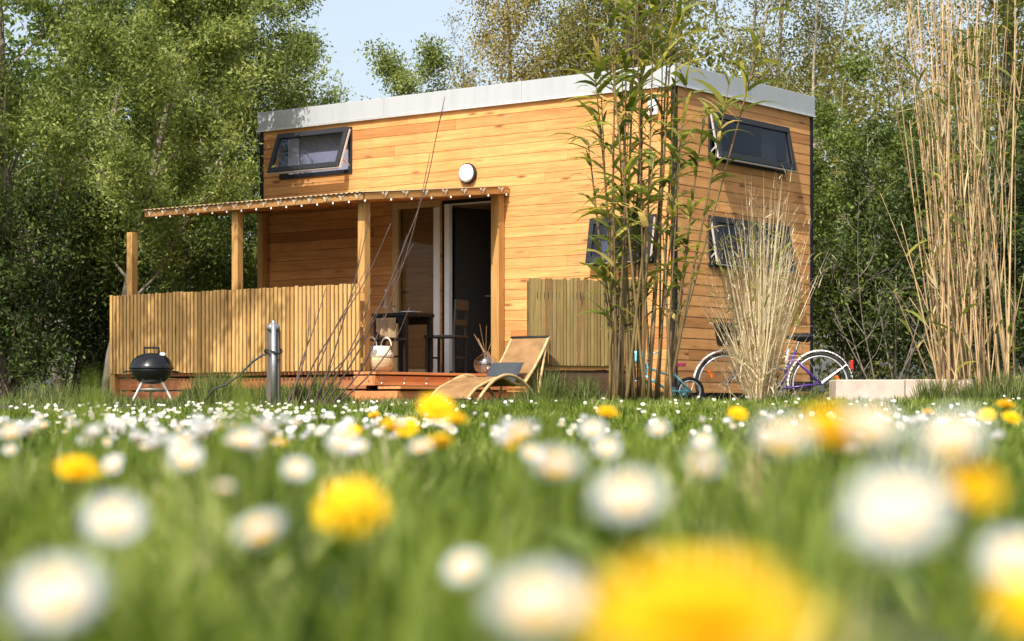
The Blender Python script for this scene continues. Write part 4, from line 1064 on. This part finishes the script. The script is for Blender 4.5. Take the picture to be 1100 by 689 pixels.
# ================================================================== BAMBOO AND REEDS
def canes(root, base, specs, mat, thick, node=True):
    out = []
    for (px0, px1, py1, Dj, bend) in specs:
        D0 = base.y + Dj; x0 = gx(px0, D0); p0 = Vector((x0, D0, g(x0, D0) - .03)); p1 = at(px1, py1, D0 + random.uniform(-.35, .35))
        n = 12; pts = []; rad = []
        th = thick * random.uniform(.6, 1.15)
        for i in range(n + 1):
            t = i / n; q = p0.lerp(p1, t); q += Vector((bend * math.sin(t * math.pi) * .35 + (t ** 3) * bend, 0, 0)); pts.append(q - base); rad.append(th * (1 - .68 * t) * (1.0 if i % 2 else 1.12))
        mb = MB(); mb.tube(pts, rad, 7); mb.build('cane', M[mat], root, smooth=True); out.append(pts)
    return out
def strap_obj(name, root, P, d, L, W, droop, tone, mat, seg=4):
    q = strap_quads(P, d, L, W, droop, seg); quads_obj(name, q, np.tile(tone, seg), M[mat], root)
def cane_leaves(root, lines, n, lens, wid, mat, tmin=.15, tone=None, up=.5):
    P = []; d = []
    for k in range(n):
        pts = random.choice(lines); t = tmin + (1 - tmin) * random.random() ** .8; p, dd = samp(pts, t); a = random.uniform(0, 6.28)
        P.append(tuple(p)); d.append((math.cos(a) + dd.x, math.sin(a) * .9 + dd.y, random.uniform(-.1, .9) * up + dd.z * .6))
    N = n; tone = tone if tone is not None else np.clip(rng.normal(.42, .22, N), 0, 1)
    strap_obj('foliage', root, np.array(P), np.array(d), rng.uniform(*lens, N), rng.uniform(*wid, N), rng.uniform(.12, .5, N), tone, mat)
D = 19.4; base = Vector((gx(690, D), D, g(gx(690, D), D)))
bam = thing('bamboo_clump', 'tall leafy green bamboo clump standing in front of the house corner', 'bamboo', base)
sp = [(655, 662, -30, 0, .0), (662, 648, 40, .1, -.05), (668, 672, -60, -.1, .02), (676, 690, -20, .2, .04), (683, 664, 90, 0, -.03), (690, 702, -40, -.2, .02), (696, 716, 20, .1, .03), (702, 735, 60, 0, .05),
      (708, 712, -10, .25, 0), (714, 748, 110, -.1, .1), (719, 724, 130, .2, .02), (664, 640, 150, .3, -.08), (672, 700, 170, -.2, .02), (688, 690, 60, .3, 0), (700, 690, 210, .1, -.02), (710, 846, 5, 0, -.18), (716, 790, 90, -.15, -.06), (706, 727, 0, .3, .03), (694, 655, 10, -.25, -.03), (680, 681, 200, .1, 0), (718, 740, 215, .2, .04), (660, 668, 230, -.1, 0)]
for k_ in range(12):
    p0 = random.uniform(654, 722); sp.append((p0, p0 + (p0 - 690) * .35 + random.gauss(0, 20), random.choice([random.uniform(-60, 90), random.uniform(100, 300)]), random.uniform(-.35, .4), random.gauss(0, .09)))
cl = canes(bam, base, sp, 'cane_green', .0165)
cane_leaves(bam, cl, 560, (.2, .5), (.022, .050), 'reed_leaf', .40, tone=np.clip(rng.normal(.60, .22, 560), 0, 1))
cane_leaves(bam, cl, 130, (.3, .55), (.04, .07), 'reed_leaf', .72, tone=np.clip(rng.normal(.62, .2, 130), 0, 1))
# the few long yellowed leaves that catch the eye
P = []; d = []
for (a, b, dx, dz) in ((796, 66, .25, -1.2), (800, 66, 1.2, .15), (742, 130, -1.2, .25), (705, 75, .55, 1.1), (640, 105, -1, .1), (655, 133, -1.3, .1), (640, 270, -1.2, .15), (655, 222, -1, -.1), (690, 350, -.6, .7)):
    q = at(a, b, D - .2) - base; P.append(tuple(q)); d.append((dx, -.15, dz))
N = len(P); strap_obj('foliage', bam, np.array(P), np.array(d), np.full(N, .40), np.full(N, .05), np.full(N, .22), rng.uniform(.72, .93, N), 'reed_leaf')
# right reeds
D = 19.6; base = Vector((gx(1035, D), D, g(gx(1035, D), D)))
rd = thing('reed_clump', 'tall straw coloured dry reed canes near the right border of the photo', 'reeds', base)
sp = []
for k_ in range(98):
    p0 = random.uniform(1008, 1092); f = (p0 - 1045) / 40
    sp.append((p0, 1035 + f * random.uniform(5, 45) + random.gauss(0, 34) - 18, random.choice([random.uniform(-60, 60), random.uniform(-60, 60), random.uniform(60, 330)]), random.uniform(-.5, .6), random.gauss(0, .13)))
cl = canes(rd, base, sp, 'straw', .0098)
cane_leaves(rd, cl, 300, (.2, .42), (.018, .035), 'reed_leaf', .12, tone=np.clip(rng.normal(.55, .22, 300), 0, 1))
P = np.array([tuple(random.choice(cl)[random.randint(2, 11)]) for _ in range(170)]); strap_obj('foliage', rd, P, rng.normal(size=(170, 3)) * .35 + np.array([0, 0, 1]), rng.uniform(.2, .45, 170), rng.uniform(.012, .025, 170), rng.uniform(-.05, .15, 170), rng.random(170) * .45, 'dry')
# extra green bamboo edge at the right border
# dry grass fountain
D = 19.9; base = Vector((gx(815, D), D, g(gx(815, D), D)))
dg = thing('dry_grass_clump', 'fan shaped clump of dried straw grass before the purple bicycle', 'dry grass', base)
n = 270
a = rng.normal(0, 1, n); fan = a * .19
P = np.stack([rng.normal(0, .035, n), rng.normal(0, .06, n), np.zeros(n)], -1)
d = np.stack([fan + .02, rng.normal(0, .12, n), np.ones(n)], -1)
L = rng.uniform(1.0, 2.45, n) * (1 - .12 * np.abs(a))
strap_obj('stalk', dg, P, d, L, np.full(n, .011), rng.normal(.0, .05, n), rng.random(n), 'dry')
tipz = P + unit(d) * L[:, None] * .93
n2 = 1700; i = rng.integers(0, n, n2); fr = (rng.uniform(.4, 1.0, n2) ** .8)[:, None]
P2 = P[i] + unit(d)[i] * L[i][:, None] * fr + rng.normal(0, .02, (n2, 3)); strap_obj('plume', dg, P2, unit(d)[i] + rng.normal(0, .45, (n2, 3)), rng.uniform(.06, .17, n2), rng.uniform(.004, .009, n2), rng.uniform(0, .3, n2), rng.random(n2), 'dry', 3)
n4 = 260; strap_obj('foliage', dg, np.stack([rng.normal(0, .14, n4), rng.normal(0, .12, n4), rng.uniform(0, .5, n4)], -1), np.stack([rng.normal(0, .5, n4), rng.normal(0, .4, n4), np.ones(n4)], -1), rng.uniform(.2, .5, n4), rng.uniform(.007, .013, n4), rng.uniform(.1, .5, n4), rng.random(n4), 'dry')
n3 = 150; P3 = np.stack([rng.normal(.0, .22, n3), rng.normal(0, .15, n3), rng.uniform(.35, 1.75, n3)], -1); strap_obj('foliage', dg, P3, rng.normal(size=(n3, 3)) + np.array([0, 0, .5]), rng.uniform(.12, .26, n3), rng.uniform(.014, .024, n3), rng.uniform(.1, .4, n3), rng.uniform(.5, .85, n3), 'reed_leaf')

# ================================================================== GRASS
def blades(name, label, X, Y, H, W, mat, tone=None, lean=.28, droop=(.05, .35), seg=4):
    n = len(X); P = np.stack([X, Y, G(X, Y) - .004], -1); d = np.stack([rng.normal(0, lean, n), rng.normal(0, lean, n), np.ones(n)], -1)
    q = strap_quads(P, d, H, W, rng.uniform(droop[0], droop[1], n), seg)
    o = quads_obj(name, q, np.tile(rng.random(n) if tone is None else tone, seg), M[mat]); tag(o, label, None, kind='stuff'); return o
def wedge(n, y0, y1, k=.50, pw=1.0):
    u = rng.random(n); Y = (y0 ** (pw + 1) + u * (y1 ** (pw + 1) - y0 ** (pw + 1))) ** (1 / (pw + 1)); X = rng.uniform(-1, 1, n) * (k * Y + .25); return X, Y
def tufts(nt, nb, y0, y1, rad):
    cx, cy = wedge(nt, y0, y1); k = np.repeat(np.arange(nt), nb); n = len(k)
    tone = rng.normal(.42, .25, nt)[k] + rng.normal(0, .12, n); hh = rng.uniform(.55, 1.25, nt)[k]
    return cx[k] + rng.normal(0, rad, n), cy[k] + rng.normal(0, rad, n), tone, hh
xa, ya, ta, ha = tufts(1200, 26, .5, 4.5, .016); xb, yb, tb_, hb2 = tufts(4300, 24, 4.2, 17.1, .035)
xc, yc = wedge(27000, .42, 17.1); tc_ = rng.normal(.35, .2, 27000); hc = rng.uniform(.6, 1.1, 27000)
X = np.concatenate([xa, xb, xc]); Y = np.concatenate([ya, yb, yc]); T = np.concatenate([ta, tb_, tc_]); Hh = np.concatenate([ha, hb2, hc])
k = (Y > .40) & (Y < 17.2); X, Y, T, Hh = X[k], Y[k], T[k], Hh[k]; n = len(X)
patch = .5 + .5 * np.sin(X * 2.3 + 1.2 * np.sin(Y * 1.7)) * np.sin(Y * 1.9 + X)
H = rng.uniform(.06, .10, n) * (.75 + .35 * patch) * Hh
W = np.where(Y < 4.5, rng.uniform(.0035, .007, n), rng.uniform(.006, .010, n))
blades('meadow_grass', 'green meadow grass filling the whole foreground', X, Y, H, W, 'grass', np.clip(T + (patch - .5) * .35, 0, 1), .34)
X3, Y3 = wedge(2600, .45, 5.5); n3 = len(X3); az = rng.uniform(0, 6.28, n3)
P3 = np.stack([X3, Y3, G(X3, Y3) + .004], -1); q = strap_quads(P3, np.stack([np.cos(az), np.sin(az), rng.uniform(.25, 1.3, n3)], -1), rng.uniform(.04, .09, n3), rng.uniform(.009, .02, n3), rng.uniform(.1, .5, n3), 4)
tag(quads_obj('meadow_weeds', q, np.tile(rng.random(n3), 4), M['weed']), 'broad leaved weeds low in the foreground meadow', None, kind='stuff')
# lawn and rough grass by the house
n = 26000; X = rng.uniform(-12, 9, n); Y = rng.uniform(18.2, 22.5, n)
k = ~((X > -4.6) & (Y > 21.6) & (Y > 24.6 - (X + 4.9) * .75))
blades('lawn_grass', 'short rough grass between path and house', X[k], Y[k], rng.uniform(.04, .11, k.sum()), np.full(k.sum(), .009), 'lawn_tall')
def tuft_field(spec):
    Xs, Ys, Hs = [], [], []
    for (px, D, w, n, h) in spec:
        x = gx(px, D); a = rng.normal(0, w, n); Xs.append(x + a); Ys.append(D + rng.normal(0, w * .6, n)); Hs.append(rng.uniform(.4, 1, n) * h * 1.25 * np.exp(-(a / w) ** 2 * .35))
    return np.concatenate(Xs), np.concatenate(Ys), np.concatenate(Hs)
X, Y, H = tuft_field([(215, 20.2, .13, 500, .30), (238, 20.0, .16, 700, .34), (262, 20.3, .12, 300, .2), (345, 20.3, .16, 650, .30), (318, 20.2, .12, 380, .26), (362, 20.2, .1, 240, .18), (200, 20.3, .08, 160, .18), (290, 20.6, .3, 700, .24), (560, 20.2, .12, 160, .2), (600, 20.6, .14, 260, .36), (630, 20.4, .12, 260, .3), (585, 20.5, .08, 140, .42), (690, 20.0, .25, 600, .24), (840, 19.6, .2, 400, .16), (870, 19.4, .12, 240, .18), (1000, 19.0, .12, 300, .28), (1030, 19.0, .25, 600, .26), (1080, 19.0, .25, 600, .34), (60, 21.5, .5, 700, .25), (110, 21.6, .2, 260, .2)])
blades('tall_grass', 'tall uncut grass tufts along the terrace, reeds and screen', X, Y, H, np.full(len(X), .008), 'lawn_tall', lean=.22, droop=(.03, .3))
# a few tall loose wisps close to the camera
X, Y, H = [], [], []
for (px, D, n, top, w) in ((97, 2.4, 30, 383, .014), (250, 1.9, 34, 385, .014), (590, 1.9, 26, 395, .012), (575, 2.0, 8, 425, .02), (340, 1.8, 8, 450, .02), (455, 1.6, 8, 455, .02), (900, 1.5, 8, 450, .03), (700, 2.5, 8, 430, .02)):
    for q in range(n):
        D_ = D * random.uniform(.95, 1.05); X.append(gx(px, D_) + random.gauss(0, w)); Y.append(D_); H.append((EYE - g(0, D_) + (HY - top) / F * D_) * random.uniform(.75, 1.03))
blades('tall_grass', 'few taller grass wisps rising above the meadow close to the camera', np.array(X), np.array(Y), np.array(H), np.full(len(X), .006), 'grass', np.full(len(X), .5), lean=.05, droop=(0.0, .1))
n = 12; D_ = 1.9
blades('dried_stems', 'tan dried grass wisps close to the camera before the purple bicycle', gx(815, D_) + rng.normal(0, .012, n), np.full(n, D_), rng.uniform(.10, .175, n), np.full(n, .003), 'dry', rng.uniform(.0, .35, n), lean=.05, droop=(0, .1))
# ================================================================== FLOWERS
def daisy_geo(mbp, mbd, T, R_=.0125, m=(0, 0), cup=1.0):
    np_ = 26
    for ring, (z, tl) in enumerate(((.0, .10), (.0012, .28))):
        for i in range(np_):
            a = 2 * math.pi * (i + ring * .5) / np_ + random.uniform(-.06, .06); rr = R_ * random.uniform(.82, 1.08) * (1 if ring == 0 else .93); w = R_ * .115
            ca, sa = math.cos(a), math.sin(a)
            def q(r, s, zz): return T @ Vector((ca * r - sa * s, sa * r + ca * s, zz))
            lift = min(.95, tl * cup + random.uniform(-.05, .05)) * rr; rr = rr * (1 - .06 * cup)
            mbp.add([q(R_ * .25, -w * .6, z), q(R_ * .25, w * .6, z), q(rr * .7, w, z + lift * .5), q(rr, w * .35, z + lift), q(rr, -w * .35, z + lift), q(rr * .7, -w, z + lift * .5)], [(0, 1, 2, 5), (5, 2, 3, 4)], m=m[0])
    mbd.lathe([(R_ * .40, .0), (R_ * .40, R_ * .12), (R_ * .3, R_ * .26), (R_ * .15, R_ * .33), (0, R_ * .35)], 14, m=m[1], M=T)
def dand_geo(mbp, T, R_=.02, m=0):
    for ring in range(5):
        f = 1 - ring * .19; n = int(30 * f) + 6; el = .08 + ring * .24
        for i in range(n):
            a = 2 * math.pi * (i + random.random() * .6) / n; rr = R_ * f * random.uniform(.72, 1.12) + .003; w = R_ * .085
            ca, sa = math.cos(a), math.sin(a); z0 = .003 + ring * .0006
            def q(r, s, zz): return T @ Vector((ca * r - sa * s, sa * r + ca * s, zz))
            h = rr * math.tan(min(1.15, el)) * .55
            mbp.add([q(.002, -w * .5, z0), q(.002, w * .5, z0), q(rr * .6, w, z0 + h * .75), q(rr, w * .8, z0 + h), q(rr, -w * .8, z0 + h), q(rr * .6, -w, z0 + h * .75)], [(0, 1, 2, 5), (5, 2, 3, 4)], m=m)
    mbp.lathe([(.003, -.004), (R_ * .4, .001), (R_ * .55, R_ * .22), (R_ * .4, R_ * .42), (0, R_ * .5)], 14, m=m, M=T)
def TIL(a): return Matrix.Translation((0, 0, .1)) @ Matrix.Rotation(R(a), 4, 'X')
def stem_geo(mb, m=0, r=.0011): mb.tube([(0, .006, -.06), (0, .008, 0), (0, .006, .05), (0, .002, .09), (0, .0006, .0995)], [r, r, r, r, r * 1.2], 5, m=m)
def proto_daisy(a, cup):
    root = thing('daisy', 'x', 'daisy', (0, 0, 0))
    p, d, s = MB(), MB(), MB(); daisy_geo(p, d, TIL(a), cup=cup); stem_geo(s)
    p.build('petals', M['petal'], root); d.build('disc', M['disc'], root, smooth=True); s.build('stem', M['stem'], root, smooth=True); return root
def proto_dand(a):
    root = thing('dandelion', 'x', 'dandelion', (0, 0, 0)); p, s, c = MB(), MB(), MB(); dand_geo(p, TIL(a)); stem_geo(s, r=.0018)
    c.lathe([(.002, -.012), (.006, -.010), (.0075, -.004), (.008, .002)], 12, M=TIL(a))
    p.build('flower_head', M['dande'], root); s.build('stem', M['stem'], root, smooth=True); c.build('calyx', M['stem'], root, smooth=True); return root
def proto_far(a, cup):
    mb = MB(); daisy_geo(mb, mb, TIL(a), m=(0, 1), cup=cup); stem_geo(mb, 2); return mb.build('daisy', [M['petal'], M['disc'], M['stem']])
PD = [proto_daisy(28, 1.0), proto_daisy(22, 2.2), proto_daisy(42, .5), proto_daisy(30, 3.2)]
PY = [proto_dand(18), proto_dand(40)]
PF = [proto_far(40, 1.0), proto_far(20, 3.0), proto_far(58, .5)]
first = {}
def put(proto, px, py, D, s, label, cat, group, rz=None, tip=0.0):
    proto = random.choice(proto)
    if proto.name not in first: first[proto.name] = 1; o = proto
    else: o = copy_tree(proto)
    q = at(px, py, D); o.scale = (s, s, s)
    o.rotation_euler = (tip + random.uniform(-.15, .15), random.uniform(-.15, .15), random.uniform(-.45, .45) if rz is None else rz)
    o.location = q - o.rotation_euler.to_matrix() @ Vector((0, 0, .1 * s)); tag(o, label, cat, group); return o
GD, GY = 'white daisies in the meadow', 'yellow dandelions in the meadow'
put(PY[:1], 748, 688, .385, 1.05, 'huge blurred yellow dandelion at the bottom edge of the photo', 'dandelion', GY, 0)
put(PY, 378, 551, 1.12, .92, 'round blurred dandelion alone in the grass below the terrace steps', 'dandelion', GY)
put(PY, 83, 508, 1.65, .85, 'dandelion standing above the blurred daisy at the left', 'dandelion', GY)
put(PY, 468, 441, 2.15, .95, 'bright dandelion overlapping the foot of the rattan lounger', 'dandelion', GY)
put(PY, 489, 452, 2.5, .7, 'smaller dandelion tucked right of the bright one below the lounger', 'dandelion', GY)
put(PY, 421, 459, 2.7, .8, 'left dandelion of the close pair below the steps', 'dandelion', GY)
put(PY, 436, 461, 2.8, .85, 'right dandelion of the close pair below the steps', 'dandelion', GY)
put(PY, 472, 478, 2.2, .78, 'orange tinged dandelion lowest under the bright lounger one', 'dandelion', GY)
put(PY, 652, 445, 3.3, .85, 'dandelion in front of the bamboo foot', 'dandelion', GY)
put(PY, 900, 468, .86, .80, 'big blurred dandelion in front of the stone bench wall', 'dandelion', GY)
put(PY, 1042, 524, .66, .46, 'soft orange dandelion under the two big daisies at the right', 'dandelion', GY)
put(PY, 1080, 437, 4.0, .95, 'topmost dandelion of the three at the reed foot', 'dandelion', GY)
put(PY, 1060, 447, 3.9, .8, 'left dandelion of the three at the reed foot', 'dandelion', GY)
put(PY, 1086, 450, 3.8, .8, 'lowest right dandelion of the three at the reed foot', 'dandelion', GY)
put(PY, 997, 444, 4.2, .65, 'small dandelion left of the three at the reed foot', 'dandelion', GY)
put(PY, 792, 446, 3.4, .8, 'small dandelion below the dry grass clump', 'dandelion', GY)
put(PY, 31, 464, 4.2, .75, 'small dandelion alone at the far left of the meadow', 'dandelion', GY)
put(PY, 380, 464, 3.6, .65, 'small dandelion peeking behind the daisies below the whip shrub', 'dandelion', GY)
put(PY, 300, 477, 3.2, .6, 'small dandelion among the daisies below the grey post', 'dandelion', GY)
put(PY, 553, 475, 2.0, .55, 'small dandelion half behind a daisy below the lounger back', 'dandelion', GY)
put(PY, 1110, 655, .5, .5, 'blurred dandelion cut by the lower right corner', 'dandelion', GY)
put(PY, 402, 447, 5.5, .8, 'tiny dandelion at the grass edge before the steps', 'dandelion', GY)
near = [(1022, 476, .66, 1.05, 'big blurred daisy high at the right before the stone bench wall'), (966, 552, .47, 1.0, 'biggest blurred daisy, low at the right of the photo'),
 (840, 474, .74, .98, 'big blurred daisy left of the big blurred dandelion'), (938, 458, .72, .9, 'pale blurred daisy directly right of the big blurred dandelion'),
 (676, 536, .66, .98, 'blurred daisy above the huge dandelion'), (598, 503, .88, .98, 'round white daisy in the middle of the meadow'), (577, 655, .46, 1.0, 'blurred daisy at the bottom left of the huge dandelion'),
 (500, 611, .92, .82, 'small blurred daisy between the huge and the round dandelion'), (280, 573, .86, .96, 'blurred daisy left of the round dandelion, yellow disc showing'), (123, 560, .78, 1.0, 'blurred daisy at the left below the dandelion'),
 (62, 642, .52, 1.0, 'very soft pale daisy in the lower left corner'), (561, 466, 1.35, .95, 'daisy below the lounger back'), (319, 505, 1.4, .9, 'daisy in the left meadow below the small dandelion'), (200, 495, 1.3, .95, 'daisy below the kettle barbecue'),
 (368, 476, 1.5, 1.0, 'daisy hanging over the small dandelion below the whip shrub'), (637, 462, 1.7, .95, 'daisy below the dandelion at the bamboo foot'), (1092, 603, .6, .9, 'blurred daisy cut by the right border'), (12, 466, 1.7, .95, 'daisy cut by the left border'),
 (262, 474, 1.6, 1.0, 'daisy in the thick drift below the grey post'), (236, 458, 2.0, 1.0, 'daisy upper left in the thick drift below the barbecue'), (652, 482, 1.5, .9, 'faint daisy right of the round white daisy'), (755, 500, .9, .7, 'faint grey daisy above the huge dandelion at right'), (240, 525, 1.3, .6, 'small faint daisy between the two blurred left daisies')]
for a, b, D, s, lab in near: put([PD[0], PD[2]], a, b, D, s * .96, lab, 'daisy', GD)
# mid field: still with parts
def rpx():
    r = random.random()
    if r < .50: return random.gauss(265, 125)
    if r < .62: return random.gauss(100, 60)
    return random.uniform(-20, 1120)
n = 0
while n < 120:
    px = rpx()
    if not -20 < px < 1120: continue
    D = random.uniform(1.6, 4.4); q = at(px, HY, D); z = g(q.x, q.y) + random.uniform(.082, .118); py = HY + (EYE - z) * F / D
    put(PD, px, py, D, random.uniform(.6, .98), 'small white daisy scattered through the middle of the meadow', 'daisy', 'daisies of the middle meadow'); n += 1
n = 0
while n < 150:
    px = rpx()
    if not -20 < px < 1120: continue
    D = 4.4 + 10 * random.random() ** 1.5; q = at(px, HY, D); z = g(q.x, q.y) + random.uniform(.08, .115); py = HY + (EYE - z) * F / D
    put(PF, px, py, D, random.uniform(.65, 1.1), 'tiny white daisy in the far drift before the gravel path', 'daisy', 'daisies of the far drift'); n += 1
# the remaining far daisies: one mass
mb = MB()
for k in range(340):
    px = rpx(); D = random.uniform(5, 16.5); q = at(px, HY, D); z = g(q.x, q.y) + random.uniform(.06, .10); T = Matrix.Translation((q.x, q.y, z)) @ Matrix.Rotation(R(random.uniform(20, 60)), 4, 'X')
    w = random.uniform(.010, .013); nn = 9; vs = [T @ Vector((w * math.cos(2 * math.pi * i / nn), w * math.sin(2 * math.pi * i / nn), .002)) for i in range(nn)] + [T @ Vector((0, 0, 0))]
    mb.add(vs, [(i, (i + 1) % nn, nn) for i in range(nn)], m=0); mb.lathe([(w * .4, .001), (w * .25, w * .3), (0, w * .35)], 7, m=1, M=T)
tag(mb.build('distant_daisies', [M['petal'], M['disc']]), 'mass of far daisies speckling the grass edge by the path', None, kind='stuff')

# ================================================================== LIGHT, SKY, CAMERA
EL = R(47); phi = R(15)
nrm = -EYV; sh = nrm * math.cos(phi) + EX * math.sin(phi)
S = Vector((sh.x * math.cos(EL), sh.y * math.cos(EL), math.sin(EL)))
ld = bpy.data.lights.new('sun', 'SUN'); ld.energy = 4.6; ld.angle = R(.53); ld.color = (1.0, .94, .84)
lo = bpy.data.objects.new('sun', ld); COL.objects.link(lo); lo.rotation_euler = S.to_track_quat('Z', 'Y').to_euler(); lo.location = (0, -5, 20)
w = bpy.data.worlds.new('World'); SC.world = w; w.use_nodes = True
nt = w.node_tree; bgn = nt.nodes['Background']
sky = nt.nodes.new('ShaderNodeTexSky'); sky.sky_type = 'NISHITA'; sky.sun_disc = False; sky.sun_elevation = EL; sky.sun_rotation = math.atan2(S.x, S.y)
sky.air_density = 1.15; sky.dust_density = 3.5; sky.ozone_density = 2.2
hsv = nt.nodes.new('ShaderNodeHueSaturation'); hsv.inputs['Saturation'].default_value = .62; hsv.inputs['Value'].default_value = 1.12
nt.links.new(sky.outputs[0], hsv.inputs['Color']); nt.links.new(hsv.outputs[0], bgn.inputs[0]); bgn.inputs[1].default_value = .13
cd = bpy.data.cameras.new('camera'); cam = bpy.data.objects.new('camera', cd); COL.objects.link(cam)
cam.location = (0, 0, EYE); cam.rotation_euler = (R(90), 0, 0)
cd.sensor_width = 36; cd.lens = F / 1100 * 36; cd.shift_y = (HY - 344.5) / 1100; cd.clip_start = .02; cd.clip_end = 2000
cd.dof.use_dof = True; cd.dof.focus_distance = 22.5; cd.dof.aperture_fstop = 4.9; cd.dof.aperture_blades = 9
SC.camera = cam
SC.view_settings.view_transform = 'Standard'; SC.view_settings.look = 'None'; SC.view_settings.exposure = .6; SC.view_settings.gamma = 1
SC.view_settings.use_curve_mapping = False
cy = SC.cycles if hasattr(SC, 'cycles') else None
SC.render.engine = 'CYCLES'
SC.cycles.use_denoising = True; SC.cycles.max_bounces = 7; SC.cycles.transparent_max_bounces = 12; SC.cycles.diffuse_bounces = 3; SC.cycles.transmission_bounces = 5
